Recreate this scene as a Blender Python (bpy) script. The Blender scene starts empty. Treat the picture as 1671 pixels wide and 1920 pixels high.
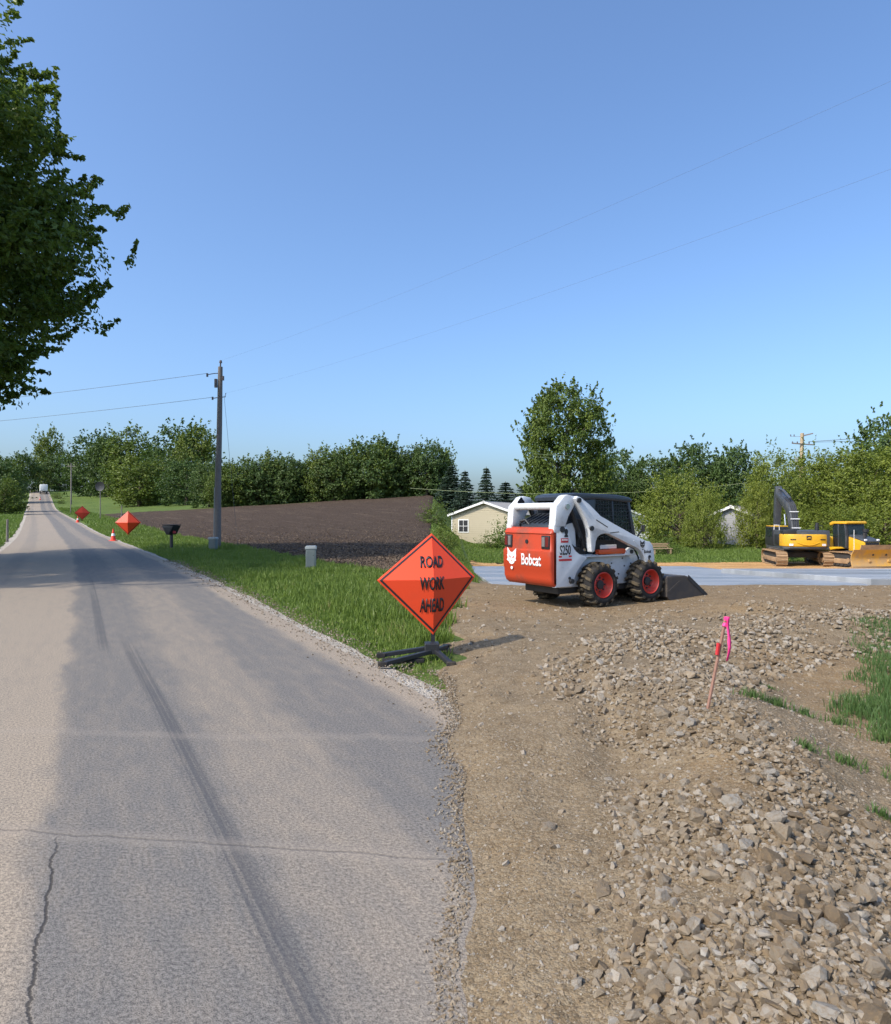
import bpy, bmesh, math, random
import numpy as np
from mathutils import Vector, Matrix

random.seed(7)
RNG = np.random.default_rng(7)
S = bpy.context.scene
COL = S.collection
rad = math.radians

# ------------------------------------------------------------------ camera, sky, sun, exposure
cam_d = bpy.data.cameras.new('camera')
cam = bpy.data.objects.new('camera', cam_d)
COL.objects.link(cam)
cam.location = (0, 0, 1.6)
cam.rotation_euler = (rad(90.27), 0, 0)
cam_d.sensor_fit = 'HORIZONTAL'
cam_d.sensor_width = 36
cam_d.lens = 36 * 1280 / 1671
cam_d.clip_start = 0.05
cam_d.clip_end = 6000
S.camera = cam

SUN_EL, SUN_BACK = 44.0, 36.0          # elevation; degrees behind the camera's left hand
sdir = Vector((-math.cos(rad(SUN_BACK)) * math.cos(rad(SUN_EL)),
               -math.sin(rad(SUN_BACK)) * math.cos(rad(SUN_EL)), math.sin(rad(SUN_EL))))
w = bpy.data.worlds.new('World')
S.world = w
w.use_nodes = True
wn = w.node_tree
bg = wn.nodes['Background']
sky = wn.nodes.new('ShaderNodeTexSky')
sky.sky_type = 'NISHITA'
sky.sun_disc = False
sky.sun_elevation = rad(SUN_EL)
sky.sun_rotation = rad(360 - 90 - SUN_BACK)
sky.altitude = 0
sky.air_density = 1.0
sky.dust_density = 3.2
sky.ozone_density = 6.5
tint = wn.nodes.new('ShaderNodeMix'); tint.data_type = 'RGBA'; tint.blend_type = 'MULTIPLY'
tint.inputs[0].default_value = 1.0
tint.inputs[7].default_value = (0.97, 1.02, 1.05, 1)
wn.links.new(sky.outputs[0], tint.inputs[6])
wn.links.new(tint.outputs[2], bg.inputs[0])
bg.inputs[1].default_value = 0.15

sl = bpy.data.lights.new('sun', 'SUN')
sl.energy = 2.6
sl.angle = rad(1.2)
sl.color = (1.0, 0.91, 0.77)
so = bpy.data.objects.new('sun', sl)
COL.objects.link(so)
so.rotation_euler = (-sdir).to_track_quat('-Z', 'Y').to_euler()
so.location = sdir * 200

S.view_settings.view_transform = 'Standard'
S.view_settings.look = 'None'
S.view_settings.gamma = 1
S.view_settings.use_curve_mapping = False
S.view_settings.exposure = 0.74
S.cycles.max_bounces = 6
S.cycles.transparent_max_bounces = 6
S.cycles.use_denoising = True

# ------------------------------------------------------------------ helpers: objects
def tag(o, label=None, cat=None, group=None, kind=None):
    if label: o['label'] = label
    if cat: o['category'] = cat
    if group: o['group'] = group
    if kind: o['kind'] = kind
    return o

def empty(name, loc=(0, 0, 0), rz=0.0):
    o = bpy.data.objects.new(name, None)
    o.empty_display_size = 0.2
    COL.objects.link(o)
    o.location = loc
    o.rotation_euler = (0, 0, rz)
    return o

def link(name, me, mat=None, parent=None):
    o = bpy.data.objects.new(name, me)
    COL.objects.link(o)
    if mat is not None and len(me.materials) == 0:
        me.materials.append(mat)
    if parent is not None:
        o.parent = parent
    return o

def obj(name, bm, mat, parent=None, smooth=False, angle=35):
    me = bpy.data.meshes.new(name)
    bmesh.ops.recalc_face_normals(bm, faces=bm.faces)
    if smooth:
        lim = rad(angle)
        for f in bm.faces: f.smooth = True
        for e in bm.edges:
            if len(e.link_faces) == 2 and e.calc_face_angle(0) > lim: e.smooth = False
    bm.to_mesh(me); bm.free()
    return link(name, me, mat, parent)

def raw_mesh(name, V, F, smooth=False, attrs=None):
    """V (n,3) array, F (m,k) array"""
    me = bpy.data.meshes.new(name)
    V = np.asarray(V, np.float32); F = np.asarray(F, np.int32)
    k = F.shape[1]
    me.vertices.add(len(V)); me.vertices.foreach_set('co', V.ravel())
    me.loops.add(F.size); me.loops.foreach_set('vertex_index', F.ravel())
    me.polygons.add(len(F))
    me.polygons.foreach_set('loop_start', np.arange(0, F.size, k, dtype=np.int32))
    me.polygons.foreach_set('loop_total', np.full(len(F), k, np.int32))
    me.polygons.foreach_set('use_smooth', np.full(len(F), smooth, bool))
    for nm, a in (attrs or {}).items():
        at = me.attributes.new(nm, 'FLOAT', 'POINT')
        at.data.foreach_set('value', np.asarray(a, np.float32))
    me.update(calc_edges=True)
    return me

def copy_tree(o, parent=None):
    c = o.copy(); COL.objects.link(c)
    if parent is not None: c.parent = parent
    for ch in list(o.children): copy_tree(ch, c)
    return c

# ------------------------------------------------------------------ helpers: bmesh shapes
def NB(): return bmesh.new()

def box(bm, c, s, rot=None, bevel=0.0, seg=2):
    r = bmesh.ops.create_cube(bm, size=1.0)
    vs = r['verts']
    M = Matrix.Translation(c)
    if rot is not None:
        from mathutils import Euler
        M = M @ Euler(rot).to_matrix().to_4x4()
    M = M @ Matrix.Diagonal((s[0], s[1], s[2], 1))
    bmesh.ops.transform(bm, matrix=M, verts=vs)
    if bevel:
        es = {e for v in vs for e in v.link_edges}
        bmesh.ops.bevel(bm, geom=list(es), offset=bevel, segments=seg, affect='EDGES', profile=0.5)
    return bm

def bar(bm, p0, p1, wx, wy=None, bevel=0.0):
    """rectangular bar from p0 to p1"""
    p0, p1 = Vector(p0), Vector(p1)
    wy = wx if wy is None else wy
    d = p1 - p0
    q = d.to_track_quat('Z', 'Y')
    r = bmesh.ops.create_cube(bm, size=1.0)
    M = Matrix.Translation((p0 + p1) / 2) @ q.to_matrix().to_4x4() @ Matrix.Diagonal((wx, wy, d.length, 1))
    bmesh.ops.transform(bm, matrix=M, verts=r['verts'])
    if bevel:
        es = {e for v in r['verts'] for e in v.link_edges}
        bmesh.ops.bevel(bm, geom=list(es), offset=bevel, segments=2, affect='EDGES', profile=0.5)
    return bm

def cyl(bm, p0, p1, r0, r1=None, n=16):
    p0, p1 = Vector(p0), Vector(p1)
    r1 = r0 if r1 is None else r1
    d = p1 - p0
    q = d.to_track_quat('Z', 'Y')
    r = bmesh.ops.create_cone(bm, cap_ends=True, segments=n, radius1=r0, radius2=r1, depth=d.length)
    bmesh.ops.transform(bm, matrix=Matrix.Translation((p0 + p1) / 2) @ q.to_matrix().to_4x4(), verts=r['verts'])
    return bm

def tube(bm, pts, r, n=8):
    """smooth tube along points; r scalar or list"""
    pts = [Vector(p) for p in pts]
    rs = r if isinstance(r, (list, tuple)) else [r] * len(pts)
    rings = []
    for i, p in enumerate(pts):
        a = pts[max(i - 1, 0)]; b = pts[min(i + 1, len(pts) - 1)]
        t = (b - a).normalized()
        up = Vector((0, 0, 1)) if abs(t.z) < 0.95 else Vector((1, 0, 0))
        s = t.cross(up).normalized(); u = s.cross(t)
        rings.append([bm.verts.new(p + (s * math.cos(2 * math.pi * k / n) + u * math.sin(2 * math.pi * k / n)) * rs[i]) for k in range(n)])
    for i in range(len(rings) - 1):
        for k in range(n):
            bm.faces.new((rings[i][k], rings[i][(k + 1) % n], rings[i + 1][(k + 1) % n], rings[i + 1][k]))
    bm.faces.new(rings[0][::-1]); bm.faces.new(rings[-1])
    return bm

def prism(bm, pts, a, b, axis='y', bevel=0.0, seg=2):
    """2D outline extruded between a and b along axis. axis y: pts are (x,z); x: (y,z); z: (x,y)"""
    def P(p, t):
        return {'y': (p[0], t, p[1]), 'x': (t, p[0], p[1]), 'z': (p[0], p[1], t)}[axis]
    v0 = [bm.verts.new(P(p, a)) for p in pts]
    v1 = [bm.verts.new(P(p, b)) for p in pts]
    n = len(pts)
    f = [bm.faces.new(v0), bm.faces.new(v1[::-1])]
    for i in range(n):
        f.append(bm.faces.new((v0[(i + 1) % n], v0[i], v1[i], v1[(i + 1) % n])))
    bmesh.ops.recalc_face_normals(bm, faces=f)
    if bevel:
        es = {e for v in v0 for e in v.link_edges if e.other_vert(v) in v0} | {e for v in v1 for e in v.link_edges if e.other_vert(v) in v1}
        bmesh.ops.bevel(bm, geom=list(es), offset=bevel, segments=seg, affect='EDGES', profile=0.5)
    return bm

def lathe(bm, prof, n=32, c=(0, 0, 0), axis='y', caps=True):
    """prof: (r, t) pairs, revolved round axis"""
    c = Vector(c); rings = []
    for (r, t) in prof:
        ring = []
        for k in range(n):
            a = 2 * math.pi * k / n
            if axis == 'y': p = Vector((r * math.cos(a), t, r * math.sin(a)))
            elif axis == 'z': p = Vector((r * math.cos(a), r * math.sin(a), t))
            else: p = Vector((t, r * math.cos(a), r * math.sin(a)))
            ring.append(bm.verts.new(c + p))
        rings.append(ring)
    for i in range(len(rings) - 1):
        for k in range(n):
            bm.faces.new((rings[i][k], rings[i][(k + 1) % n], rings[i + 1][(k + 1) % n], rings[i + 1][k]))
    if caps: bm.faces.new(rings[0][::-1]); bm.faces.new(rings[-1])
    return bm

def text_mesh(txt, height, xs=1.0, depth=0.003, bold=0.0):
    cu = bpy.data.curves.new('txt', 'FONT')
    cu.body = txt; cu.size = 1.0; cu.extrude = 0.0; cu.offset = bold
    cu.align_x = 'CENTER'; cu.align_y = 'CENTER'; cu.resolution_u = 3
    o = bpy.data.objects.new('txt', cu); COL.objects.link(o)
    dg = bpy.context.evaluated_depsgraph_get()
    me = bpy.data.meshes.new_from_object(o.evaluated_get(dg))
    bpy.data.objects.remove(o); bpy.data.curves.remove(cu)
    co = np.array([v.co[:] for v in me.vertices])
    mn, mx = co.min(0), co.max(0)
    k = height / (mx[1] - mn[1])
    bm = NB(); bm.from_mesh(me); bpy.data.meshes.remove(me)
    cx, cy = (mn + mx)[:2] / 2
    for v in bm.verts: v.co = Vector(((v.co.x - cx) * k * xs, (v.co.y - cy) * k, 0))
    r = bmesh.ops.extrude_face_region(bm, geom=list(bm.faces))
    for g in r['geom']:
        if isinstance(g, bmesh.types.BMVert): g.co.z += depth
    return bm

def place(bm, o, ex, ey):
    """map bmesh local x,y to axes ex, ey at origin o (z -> ex x ey)"""
    ex, ey = Vector(ex).normalized(), Vector(ey).normalized(); ez = ex.cross(ey)
    M = Matrix(((ex.x, ey.x, ez.x, o[0]), (ex.y, ey.y, ez.y, o[1]), (ex.z, ey.z, ez.z, o[2]), (0, 0, 0, 1)))
    bmesh.ops.transform(bm, matrix=M, verts=bm.verts)
    return bm

def flat_poly(bm, pts, depth=0.003):
    vs = [bm.verts.new((p[0], p[1], 0)) for p in pts]
    f = bm.faces.new(vs)
    r = bmesh.ops.extrude_face_region(bm, geom=[f])
    for g in r['geom']:
        if isinstance(g, bmesh.types.BMVert): g.co.z += depth
    return bm

# ------------------------------------------------------------------ numpy noise
def _hash(ix, iy, s):
    h = (ix.astype(np.int64) * 374761393 + iy.astype(np.int64) * 668265263 + s * 974634599) & 0xFFFFFFFF
    h = ((h ^ (h >> 13)) * 1274126177) & 0xFFFFFFFF
    return ((h ^ (h >> 16)) & 0xFFFF) / 65535.0

def vnoise(x, y, s=0):
    x = np.asarray(x, float); y = np.asarray(y, float)
    ix, iy = np.floor(x), np.floor(y); fx, fy = x - ix, y - iy
    fx = fx * fx * (3 - 2 * fx); fy = fy * fy * (3 - 2 * fy)
    a = _hash(ix, iy, s); b = _hash(ix + 1, iy, s); c = _hash(ix, iy + 1, s); d = _hash(ix + 1, iy + 1, s)
    return (a * (1 - fx) + b * fx) * (1 - fy) + (c * (1 - fx) + d * fx) * fy

def fbm(x, y, s=0, o=3):
    v = 0; a = 0.5; t = 0
    for i in range(o):
        v = v + a * vnoise(x * 2 ** i, y * 2 ** i, s + i * 17); t += a; a *= 0.5
    return v / t

def sstep(a, b, x):
    t = np.clip((np.asarray(x, float) - a) / (b - a), 0, 1)
    return t * t * (3 - 2 * t)

# ------------------------------------------------------------------ helpers: materials
class Mat:
    def __init__(s, name):
        s.m = bpy.data.materials.new(name); s.m.use_nodes = True
        s.nt = s.m.node_tree; s.b = s.nt.nodes['Principled BSDF']; s.out = s.nt.nodes['Material Output']
    def put(s, sock, v):
        if hasattr(v, 'is_output'): s.nt.links.new(v, sock)
        elif v is not None:
            if isinstance(v, (tuple, list)) and len(v) == 3 and sock.type == 'RGBA': v = (*v, 1)
            sock.default_value = v
    def node(s, t, **kw):
        n = s.nt.nodes.new(t)
        for k, v in kw.items(): setattr(n, k, v)
        return n
    def math(s, op, a, b=0.0, clamp=False):
        n = s.node('ShaderNodeMath', operation=op, use_clamp=clamp)
        s.put(n.inputs[0], a); s.put(n.inputs[1], b); return n.outputs[0]
    def ss(s, lo, hi, x, a=0.0, b=1.0):
        n = s.node('ShaderNodeMapRange', interpolation_type='SMOOTHSTEP')
        s.put(n.inputs[0], x); s.put(n.inputs[1], lo); s.put(n.inputs[2], hi); s.put(n.inputs[3], a); s.put(n.inputs[4], b)
        return n.outputs[0]
    def mix(s, f, a, b, mode='MIX'):
        n = s.node('ShaderNodeMix', data_type='RGBA', blend_type=mode)
        s.put(n.inputs[0], f); s.put(n.inputs[6], a); s.put(n.inputs[7], b); return n.outputs[2]
    def coord(s, which='Object'):
        return s.node('ShaderNodeTexCoord').outputs[which]
    def sep(s, v):
        n = s.node('ShaderNodeSeparateXYZ'); s.put(n.inputs[0], v); return n.outputs
    def comb(s, x, y, z=0.0):
        n = s.node('ShaderNodeCombineXYZ'); s.put(n.inputs[0], x); s.put(n.inputs[1], y); s.put(n.inputs[2], z); return n.outputs[0]
    def noise(s, v, scale, detail=3, rough=0.55, dist=0.0):
        n = s.node('ShaderNodeTexNoise'); s.put(n.inputs['Vector'], v)
        n.inputs['Scale'].default_value = scale; n.inputs['Detail'].default_value = detail
        n.inputs['Roughness'].default_value = rough; n.inputs['Distortion'].default_value = dist
        return n.outputs[0]
    def voro(s, v, scale, feature='F1', out='Distance', rnd=1.0):
        n = s.node('ShaderNodeTexVoronoi', feature=feature); s.put(n.inputs['Vector'], v)
        n.inputs['Scale'].default_value = scale; n.inputs['Randomness'].default_value = rnd
        return n.outputs[out]
    def attr(s, name):
        return s.node('ShaderNodeAttribute', attribute_name=name).outputs['Fac']
    def orand(s):
        return s.node('ShaderNodeObjectInfo').outputs['Random']
    def bump(s, h, strength=0.4, dist=0.02):
        n = s.node('ShaderNodeBump'); s.put(n.inputs['Height'], h)
        n.inputs['Strength'].default_value = strength; n.inputs['Distance'].default_value = dist
        s.nt.links.new(n.outputs[0], s.b.inputs['Normal'])
    def fin(s, col, rough=0.8, metal=0.0, spec=None):
        s.put(s.b.inputs['Base Color'], col); s.put(s.b.inputs['Roughness'], rough); s.put(s.b.inputs['Metallic'], metal)
        if spec is not None: s.b.inputs['Specular IOR Level'].default_value = spec
        return s.m

def paint(name, col, rough=0.45, dirt=0.25, dirtcol=(0.22, 0.17, 0.11), scale=3.0, spec=0.5, metal=0.0, lo=0.48, hi=0.72):
    M = Mat(name); c = M.coord()
    n = M.noise(c, scale, 6, 0.65)
    n2 = M.noise(c, scale * 11, 3, 0.6)
    f = M.math('MULTIPLY', M.ss(lo, hi, n), dirt)
    f2 = M.math('MULTIPLY', M.ss(0.6, 0.75, n2), dirt * 0.6)
    k = M.mix(M.math('MAXIMUM', f, f2), col, dirtcol)
    v = M.mix(M.math('MULTIPLY', M.math('SUBTRACT', n, 0.5), 0.4), k, (col[0] * 0.8, col[1] * 0.8, col[2] * 0.8))
    r = M.math('ADD', rough, M.math('MULTIPLY', f, 0.4))
    return M.fin(v, r, metal, spec)

def plain(name, col, rough=0.6, metal=0.0, var=0.15, scale=8.0, spec=0.5):
    M = Mat(name); n = M.noise(M.coord(), scale, 4, 0.6)
    k = M.mix(n, tuple(x * (1 - var) for x in col), tuple(min(1, x * (1 + var)) for x in col))
    return M.fin(k, rough, metal, spec)

def leaf_mat(name, dark, light, trans=0.25, gloss=0.45, straw=None):
    M = Mat(name); t = M.attr('tint')
    c = M.mix(t, dark, light)
    if straw: c = M.mix(M.ss(.80, .90, t), c, straw)
    o = M.mix(M.math('MULTIPLY', M.math('SUBTRACT', M.orand(), 0.4), 0.55), c, (light[0] * 1.15, light[1] * 1.0, light[2] * 0.8))
    M.fin(o, gloss, 0, 0.35)
    tr = M.node('ShaderNodeBsdfTranslucent')
    M.put(tr.inputs[0], M.mix(0.5, o, (light[0] * 1.2, light[1] * 1.25, light[2] * 0.5)))
    mx = M.node('ShaderNodeMixShader'); mx.inputs[0].default_value = trans
    M.nt.links.new(M.b.outputs[0], mx.inputs[1]); M.nt.links.new(tr.outputs[0], mx.inputs[2])
    M.nt.links.new(mx.outputs[0], M.out.inputs[0])
    return M.m
# ------------------------------------------------------------------ the lie of the land
_RY = np.array([-80, 0, 30, 52, 76, 110, 150, 220, 262, 330, 600, 3000.])
_RZ = np.array([0, 0, 0, .12, .70, 1.6, 2.9, 7.8, 10.9, 11.0, 6.0, 0.])
_CY = np.array([-80, 0, 5.95, 19.7, 29.7, 76, 150, 220, 400, 3000.])
_CX = np.array([41.5, -.15, -3.23, -10.57, -16.2, -43.8, -88.8, -130.7, -240, -1800.])
_HY = np.array([-80, 14, 24, 33, 42, 50, 60, 68, 90, 150, 400, 3000.])
_HZ = np.array([0, 0, -1.05, -1.12, -1.50, -1.42, -1.05, -1.25, -.4, 1.2, 3, 0.])

def _pch(x, xs, ys):
    """smooth interpolation through a table"""
    x = np.asarray(x, float)
    i = np.clip(np.searchsorted(xs, x) - 1, 0, len(xs) - 2)
    d = np.diff(ys) / np.diff(xs)
    m = np.zeros(len(xs)); m[0], m[-1] = d[0], d[-1]
    for k in range(1, len(xs) - 1):
        m[k] = 0 if d[k - 1] * d[k] <= 0 else 2 * d[k - 1] * d[k] / (d[k - 1] + d[k])
    h = xs[i + 1] - xs[i]; t = np.clip((x - xs[i]) / h, 0, 1)
    return ((2*t**3 - 3*t**2 + 1) * ys[i] + (t**3 - 2*t**2 + t) * h * m[i] + (-2*t**3 + 3*t**2) * ys[i + 1] + (t**3 - t**2) * h * m[i + 1])

def road_x(Y): return _pch(Y, _CY, _CX)
def road_z(Y): return _pch(Y, _RY, _RZ)
HW = 3.1                                              # half width of the asphalt, measured along X

def ground(X, Y):
    X = np.asarray(X, float); Y = np.asarray(Y, float)
    u = X - road_x(Y)
    k = sstep(20, 110, Y)
    field = 0.058 * np.clip(u - HW - 6, 0, 75) * k
    bank = 0.05 * np.clip(-u - HW - 2.5, 0, 40) * sstep(24, 60, Y)
    dip = -0.10 * np.exp(-((u - HW - 3.2) / 1.5) ** 2) * sstep(15, 25, Y)
    hl = road_z(Y) + field + bank + dip
    hr = _pch(Y, _HY, _HZ) + 0.018 * np.clip(X - 12, 0, 60) * sstep(44, 60, Y)
    b = 1 - sstep(-0.9 - 0.018 * np.clip(Y, 0, 400), 1.6 + 0.02 * np.clip(Y, 0, 400), X)
    return hl * b + hr * (1 - b)

def pad_edge(Y):
    Y = np.asarray(Y, float)
    return 0.02 + (0.028 + 0.03 * sstep(6, 8, Y)) * Y * (vnoise(Y * 1.7, Y * 0 + 3.1, 5) - 0.5) + 0.02 * (vnoise(Y * 9, Y * 0 + 1.1, 6) - 0.5)

def seg_dist(X, Y, pts):
    """distance to polyline and interpolated third value"""
    best = np.full(np.shape(X), 1e9); val = np.zeros(np.shape(X))
    for (x0, y0, a), (x1, y1, b) in zip(pts[:-1], pts[1:]):
        dx, dy = x1 - x0, y1 - y0
        t = np.clip(((X - x0) * dx + (Y - y0) * dy) / (dx * dx + dy * dy), 0, 1)
        d = np.hypot(X - x0 - t * dx, Y - y0 - t * dy)
        m = d < best
        best = np.where(m, d, best); val = np.where(m, a + t * (b - a), val)
    return best, val

RIDGE = [(1.15, 1.2, .18), (1.1, 2.3, .19), (1.4, 3.0, .21), (1.75, 3.9, .25), (2.0, 5.0, .24), (2.15, 6.0, .18), (2.35, 7.2, .09)]
RIDGE2 = [(0.55, 4.5, .03), (1.25, 5.4, .10), (1.45, 6.6, .10), (1.6, 7.6, .05)]
BERM = [(2.2, 8.0, .07), (3.4, 8.1, .13), (4.6, 8.8, .17), (6.2, 9.4, .20), (8.5, 10.2, .22), (12, 11.5, .2)]
def pad_h(X, Y):
    X = np.asarray(X, float); Y = np.asarray(Y, float)
    d, a = seg_dist(X, Y, RIDGE)
    h = a * np.exp(-(d / (0.42 + 0.03 * Y)) ** 2)
    d, a = seg_dist(X, Y, RIDGE2); h = h + a * np.exp(-(d / .35) ** 2)
    d, a = seg_dist(X, Y, BERM); h = h + a * np.exp(-(d / .7) ** 2)
    h = h + .16 * np.exp(-((X - 5.0) / .9) ** 2 - ((Y - 10.9) / .45) ** 2)
    h = h - .05 * np.exp(-(np.abs(X - (1.05 + .10 * (Y - 4.0))) / .16) ** 2) * sstep(3.2, 4.2, Y) * (1 - sstep(6.5, 8, Y))
    h = h + .05 * (fbm(X * 1.1, Y * 1.1, 31, 3) - .5) + .035 * (fbm(X * 5, Y * 5, 41, 3) - .5)
    bob = np.exp(-(((X - 2.7) / 1.9) ** 2 + ((Y - 12.7) / 1.7) ** 2) ** 2)      # rolled flat where the loader stands
    h = h * (1 - .93 * bob)
    e = X - pad_edge(Y)
    lip = sstep(0, .30 + .02 * Y, e)
    return ground(X, Y) + .012 + (.05 * (1 - .9 * bob) + h) * lip * sstep(26.5, 23, Y) + .0 - .03 * (1 - sstep(-.02, .05, e))

# ------------------------------------------------------------------ ground materials
def m_grass_ground():
    M = Mat('grass_ground'); c = M.coord()
    a = M.noise(c, .35, 5, .6); b = M.noise(c, 6, 4, .7); d = M.noise(c, 40, 2, .7)
    col = M.mix(M.ss(.35, .65, a), (.075, .125, .022), (.125, .17, .035))
    col = M.mix(M.ss(.5, .75, b), col, (.16, .17, .06))
    col = M.mix(M.math('MULTIPLY', d, .5), col, (.05, .08, .015))
    M.bump(M.math('ADD', b, d), .8, .05)
    return M.fin(col, .9, 0, .2)

def m_road():
    M = Mat('dusty_asphalt')
    uv = M.coord('UV'); u, v, _ = M.sep(uv)
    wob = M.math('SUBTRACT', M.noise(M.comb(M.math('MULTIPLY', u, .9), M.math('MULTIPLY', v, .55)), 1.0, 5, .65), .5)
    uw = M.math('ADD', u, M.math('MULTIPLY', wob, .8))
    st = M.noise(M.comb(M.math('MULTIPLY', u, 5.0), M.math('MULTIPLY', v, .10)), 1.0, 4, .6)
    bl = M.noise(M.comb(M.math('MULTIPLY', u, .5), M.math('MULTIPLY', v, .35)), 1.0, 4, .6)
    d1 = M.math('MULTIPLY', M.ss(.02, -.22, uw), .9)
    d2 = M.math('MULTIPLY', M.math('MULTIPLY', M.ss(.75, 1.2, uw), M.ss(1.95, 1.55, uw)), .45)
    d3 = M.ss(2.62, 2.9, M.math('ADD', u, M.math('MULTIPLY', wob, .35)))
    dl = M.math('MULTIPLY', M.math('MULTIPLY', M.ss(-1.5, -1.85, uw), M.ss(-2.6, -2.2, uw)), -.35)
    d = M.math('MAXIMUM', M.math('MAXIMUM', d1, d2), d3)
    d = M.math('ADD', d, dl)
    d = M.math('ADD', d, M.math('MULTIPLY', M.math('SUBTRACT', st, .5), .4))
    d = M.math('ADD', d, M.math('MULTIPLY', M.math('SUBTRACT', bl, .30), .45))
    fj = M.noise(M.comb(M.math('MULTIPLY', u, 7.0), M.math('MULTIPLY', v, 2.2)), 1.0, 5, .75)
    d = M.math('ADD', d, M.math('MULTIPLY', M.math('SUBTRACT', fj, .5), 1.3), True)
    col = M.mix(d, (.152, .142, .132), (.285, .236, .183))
    # speckled stone of the worn surface
    sp = M.noise(uv, 62, 3, .8); sp2 = M.noise(uv, 190, 2, .8)
    spk = M.math('ADD', M.math('MULTIPLY', sp, .8), M.math('MULTIPLY', sp2, .7))
    col = M.mix(1.0, col, M.mix(M.ss(.52, .98, spk), (.38, .38, .40), (1.62, 1.60, 1.54)), 'MULTIPLY')
    # tyre marks
    def mark(u0, slope, v0, v1, half, dark):
        a = M.math('ABSOLUTE', M.math('SUBTRACT', u, M.math('ADD', u0, M.math('MULTIPLY', v, slope))))
        k = M.ss(half, half * .45, a)
        fine = M.noise(M.comb(M.math('MULTIPLY', M.math('SUBTRACT', u, M.math('MULTIPLY', v, slope)), 34), M.math('MULTIPLY', v, .15)), 1.0, 2, .5)
        k = M.math('MULTIPLY', k, M.ss(.30, .6, fine))
        k = M.math('MULTIPLY', k, M.math('MULTIPLY', M.ss(v0 - .6, v0 + .4, v), M.ss(v1 + 1.2, v1 - 1.2, v)))
        return M.math('MULTIPLY', k, dark)
    mk = M.math('MAXIMUM', mark(.93, -.038, 0, 8.2, .105, .62), mark(.38, -.008, 8.2, 16.5, .10, .5))
    col = M.mix(mk, col, (.055, .058, .066))
    # cracks
    def wig(x, sc, amp, s):
        return M.math('MULTIPLY', M.math('SUBTRACT', M.noise(M.comb(x, s), sc, 5, .7), .5), amp)
    obx, oby, _ = M.sep(M.coord('Object'))
    t1 = M.math('ABSOLUTE', M.math('ADD', M.math('SUBTRACT', oby, M.math('SUBTRACT', 3.15, M.math('MULTIPLY', obx, .13))), wig(obx, 3.5, .12, 2.)))
    t2 = M.math('ABSOLUTE', M.math('ADD', M.math('SUBTRACT', oby, M.math('SUBTRACT', 4.85, M.math('MULTIPLY', obx, .05))), wig(obx, 1.6, .5, 7.)))
    l1 = M.math('ABSOLUTE', M.math('ADD', M.math('ADD', u, M.math('MULTIPLY', v, -.03)), M.math('ADD', .12, wig(v, 5.0, .16, 11.))))
    l1k = M.math('MULTIPLY', M.ss(.010, .003, l1), M.ss(3.5, 3.1, v))
    ck = M.math('MAXIMUM', l1k, M.math('MULTIPLY', M.ss(.014, .004, t1), .35))
    ridge = M.math('ADD', M.math('MULTIPLY', M.ss(.10, .02, t1), .45), M.math('MULTIPLY', M.ss(.10, .02, t2), .35))
    col = M.mix(M.math('MULTIPLY', ridge, .45), col, (.33, .28, .23))
    col = M.mix(M.math('MULTIPLY', ck, .85), col, (.045, .04, .036))
    h = M.math('ADD', M.math('MULTIPLY', spk, .35), M.math('SUBTRACT', M.math('MULTIPLY', ridge, 1.2), M.math('MULTIPLY', ck, 2.5)))
    M.bump(h, .35, .012)
    return M.fin(col, .88, 0, .25)

def m_shoulder():
    M = Mat('shoulder_gravel'); c = M.coord()
    a = M.noise(c, 2.5, 5, .7); g = M.voro(c, 45, out='Color'); gg = M.sep(g)[0]
    col = M.mix(M.ss(.35, .7, a), (.30, .25, .19), (.46, .41, .34))
    col = M.mix(M.math('MULTIPLY', gg, .45), col, (.60, .56, .50))
    M.bump(M.voro(c, 45), .7, .03)
    return M.fin(col, .95, 0, .2)

def m_field():
    M = Mat('ploughed_soil'); uv = M.coord('UV'); c = M.coord(); u, v, _ = M.sep(uv)
    a = M.noise(M.comb(M.math('MULTIPLY', u, .35), M.math('MULTIPLY', v, .12)), 1.0, 5, .7)
    r = M.noise(M.comb(M.math('MULTIPLY', u, 2.2), M.math('MULTIPLY', v, .10)), 1.0, 4, .7)
    s = M.noise(c, 9, 5, .75)
    col = M.mix(a, (.050, .034, .024), (.092, .064, .045))
    col = M.mix(M.ss(.52, .72, r, 0, .75), col, (.18, .135, .095))
    col = M.mix(M.ss(.62, .78, s, 0, .8), col, (.33, .28, .21))
    M.bump(M.math('ADD', s, r), 1.0, .15)
    return M.fin(col, .95, 0, .15)

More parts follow.
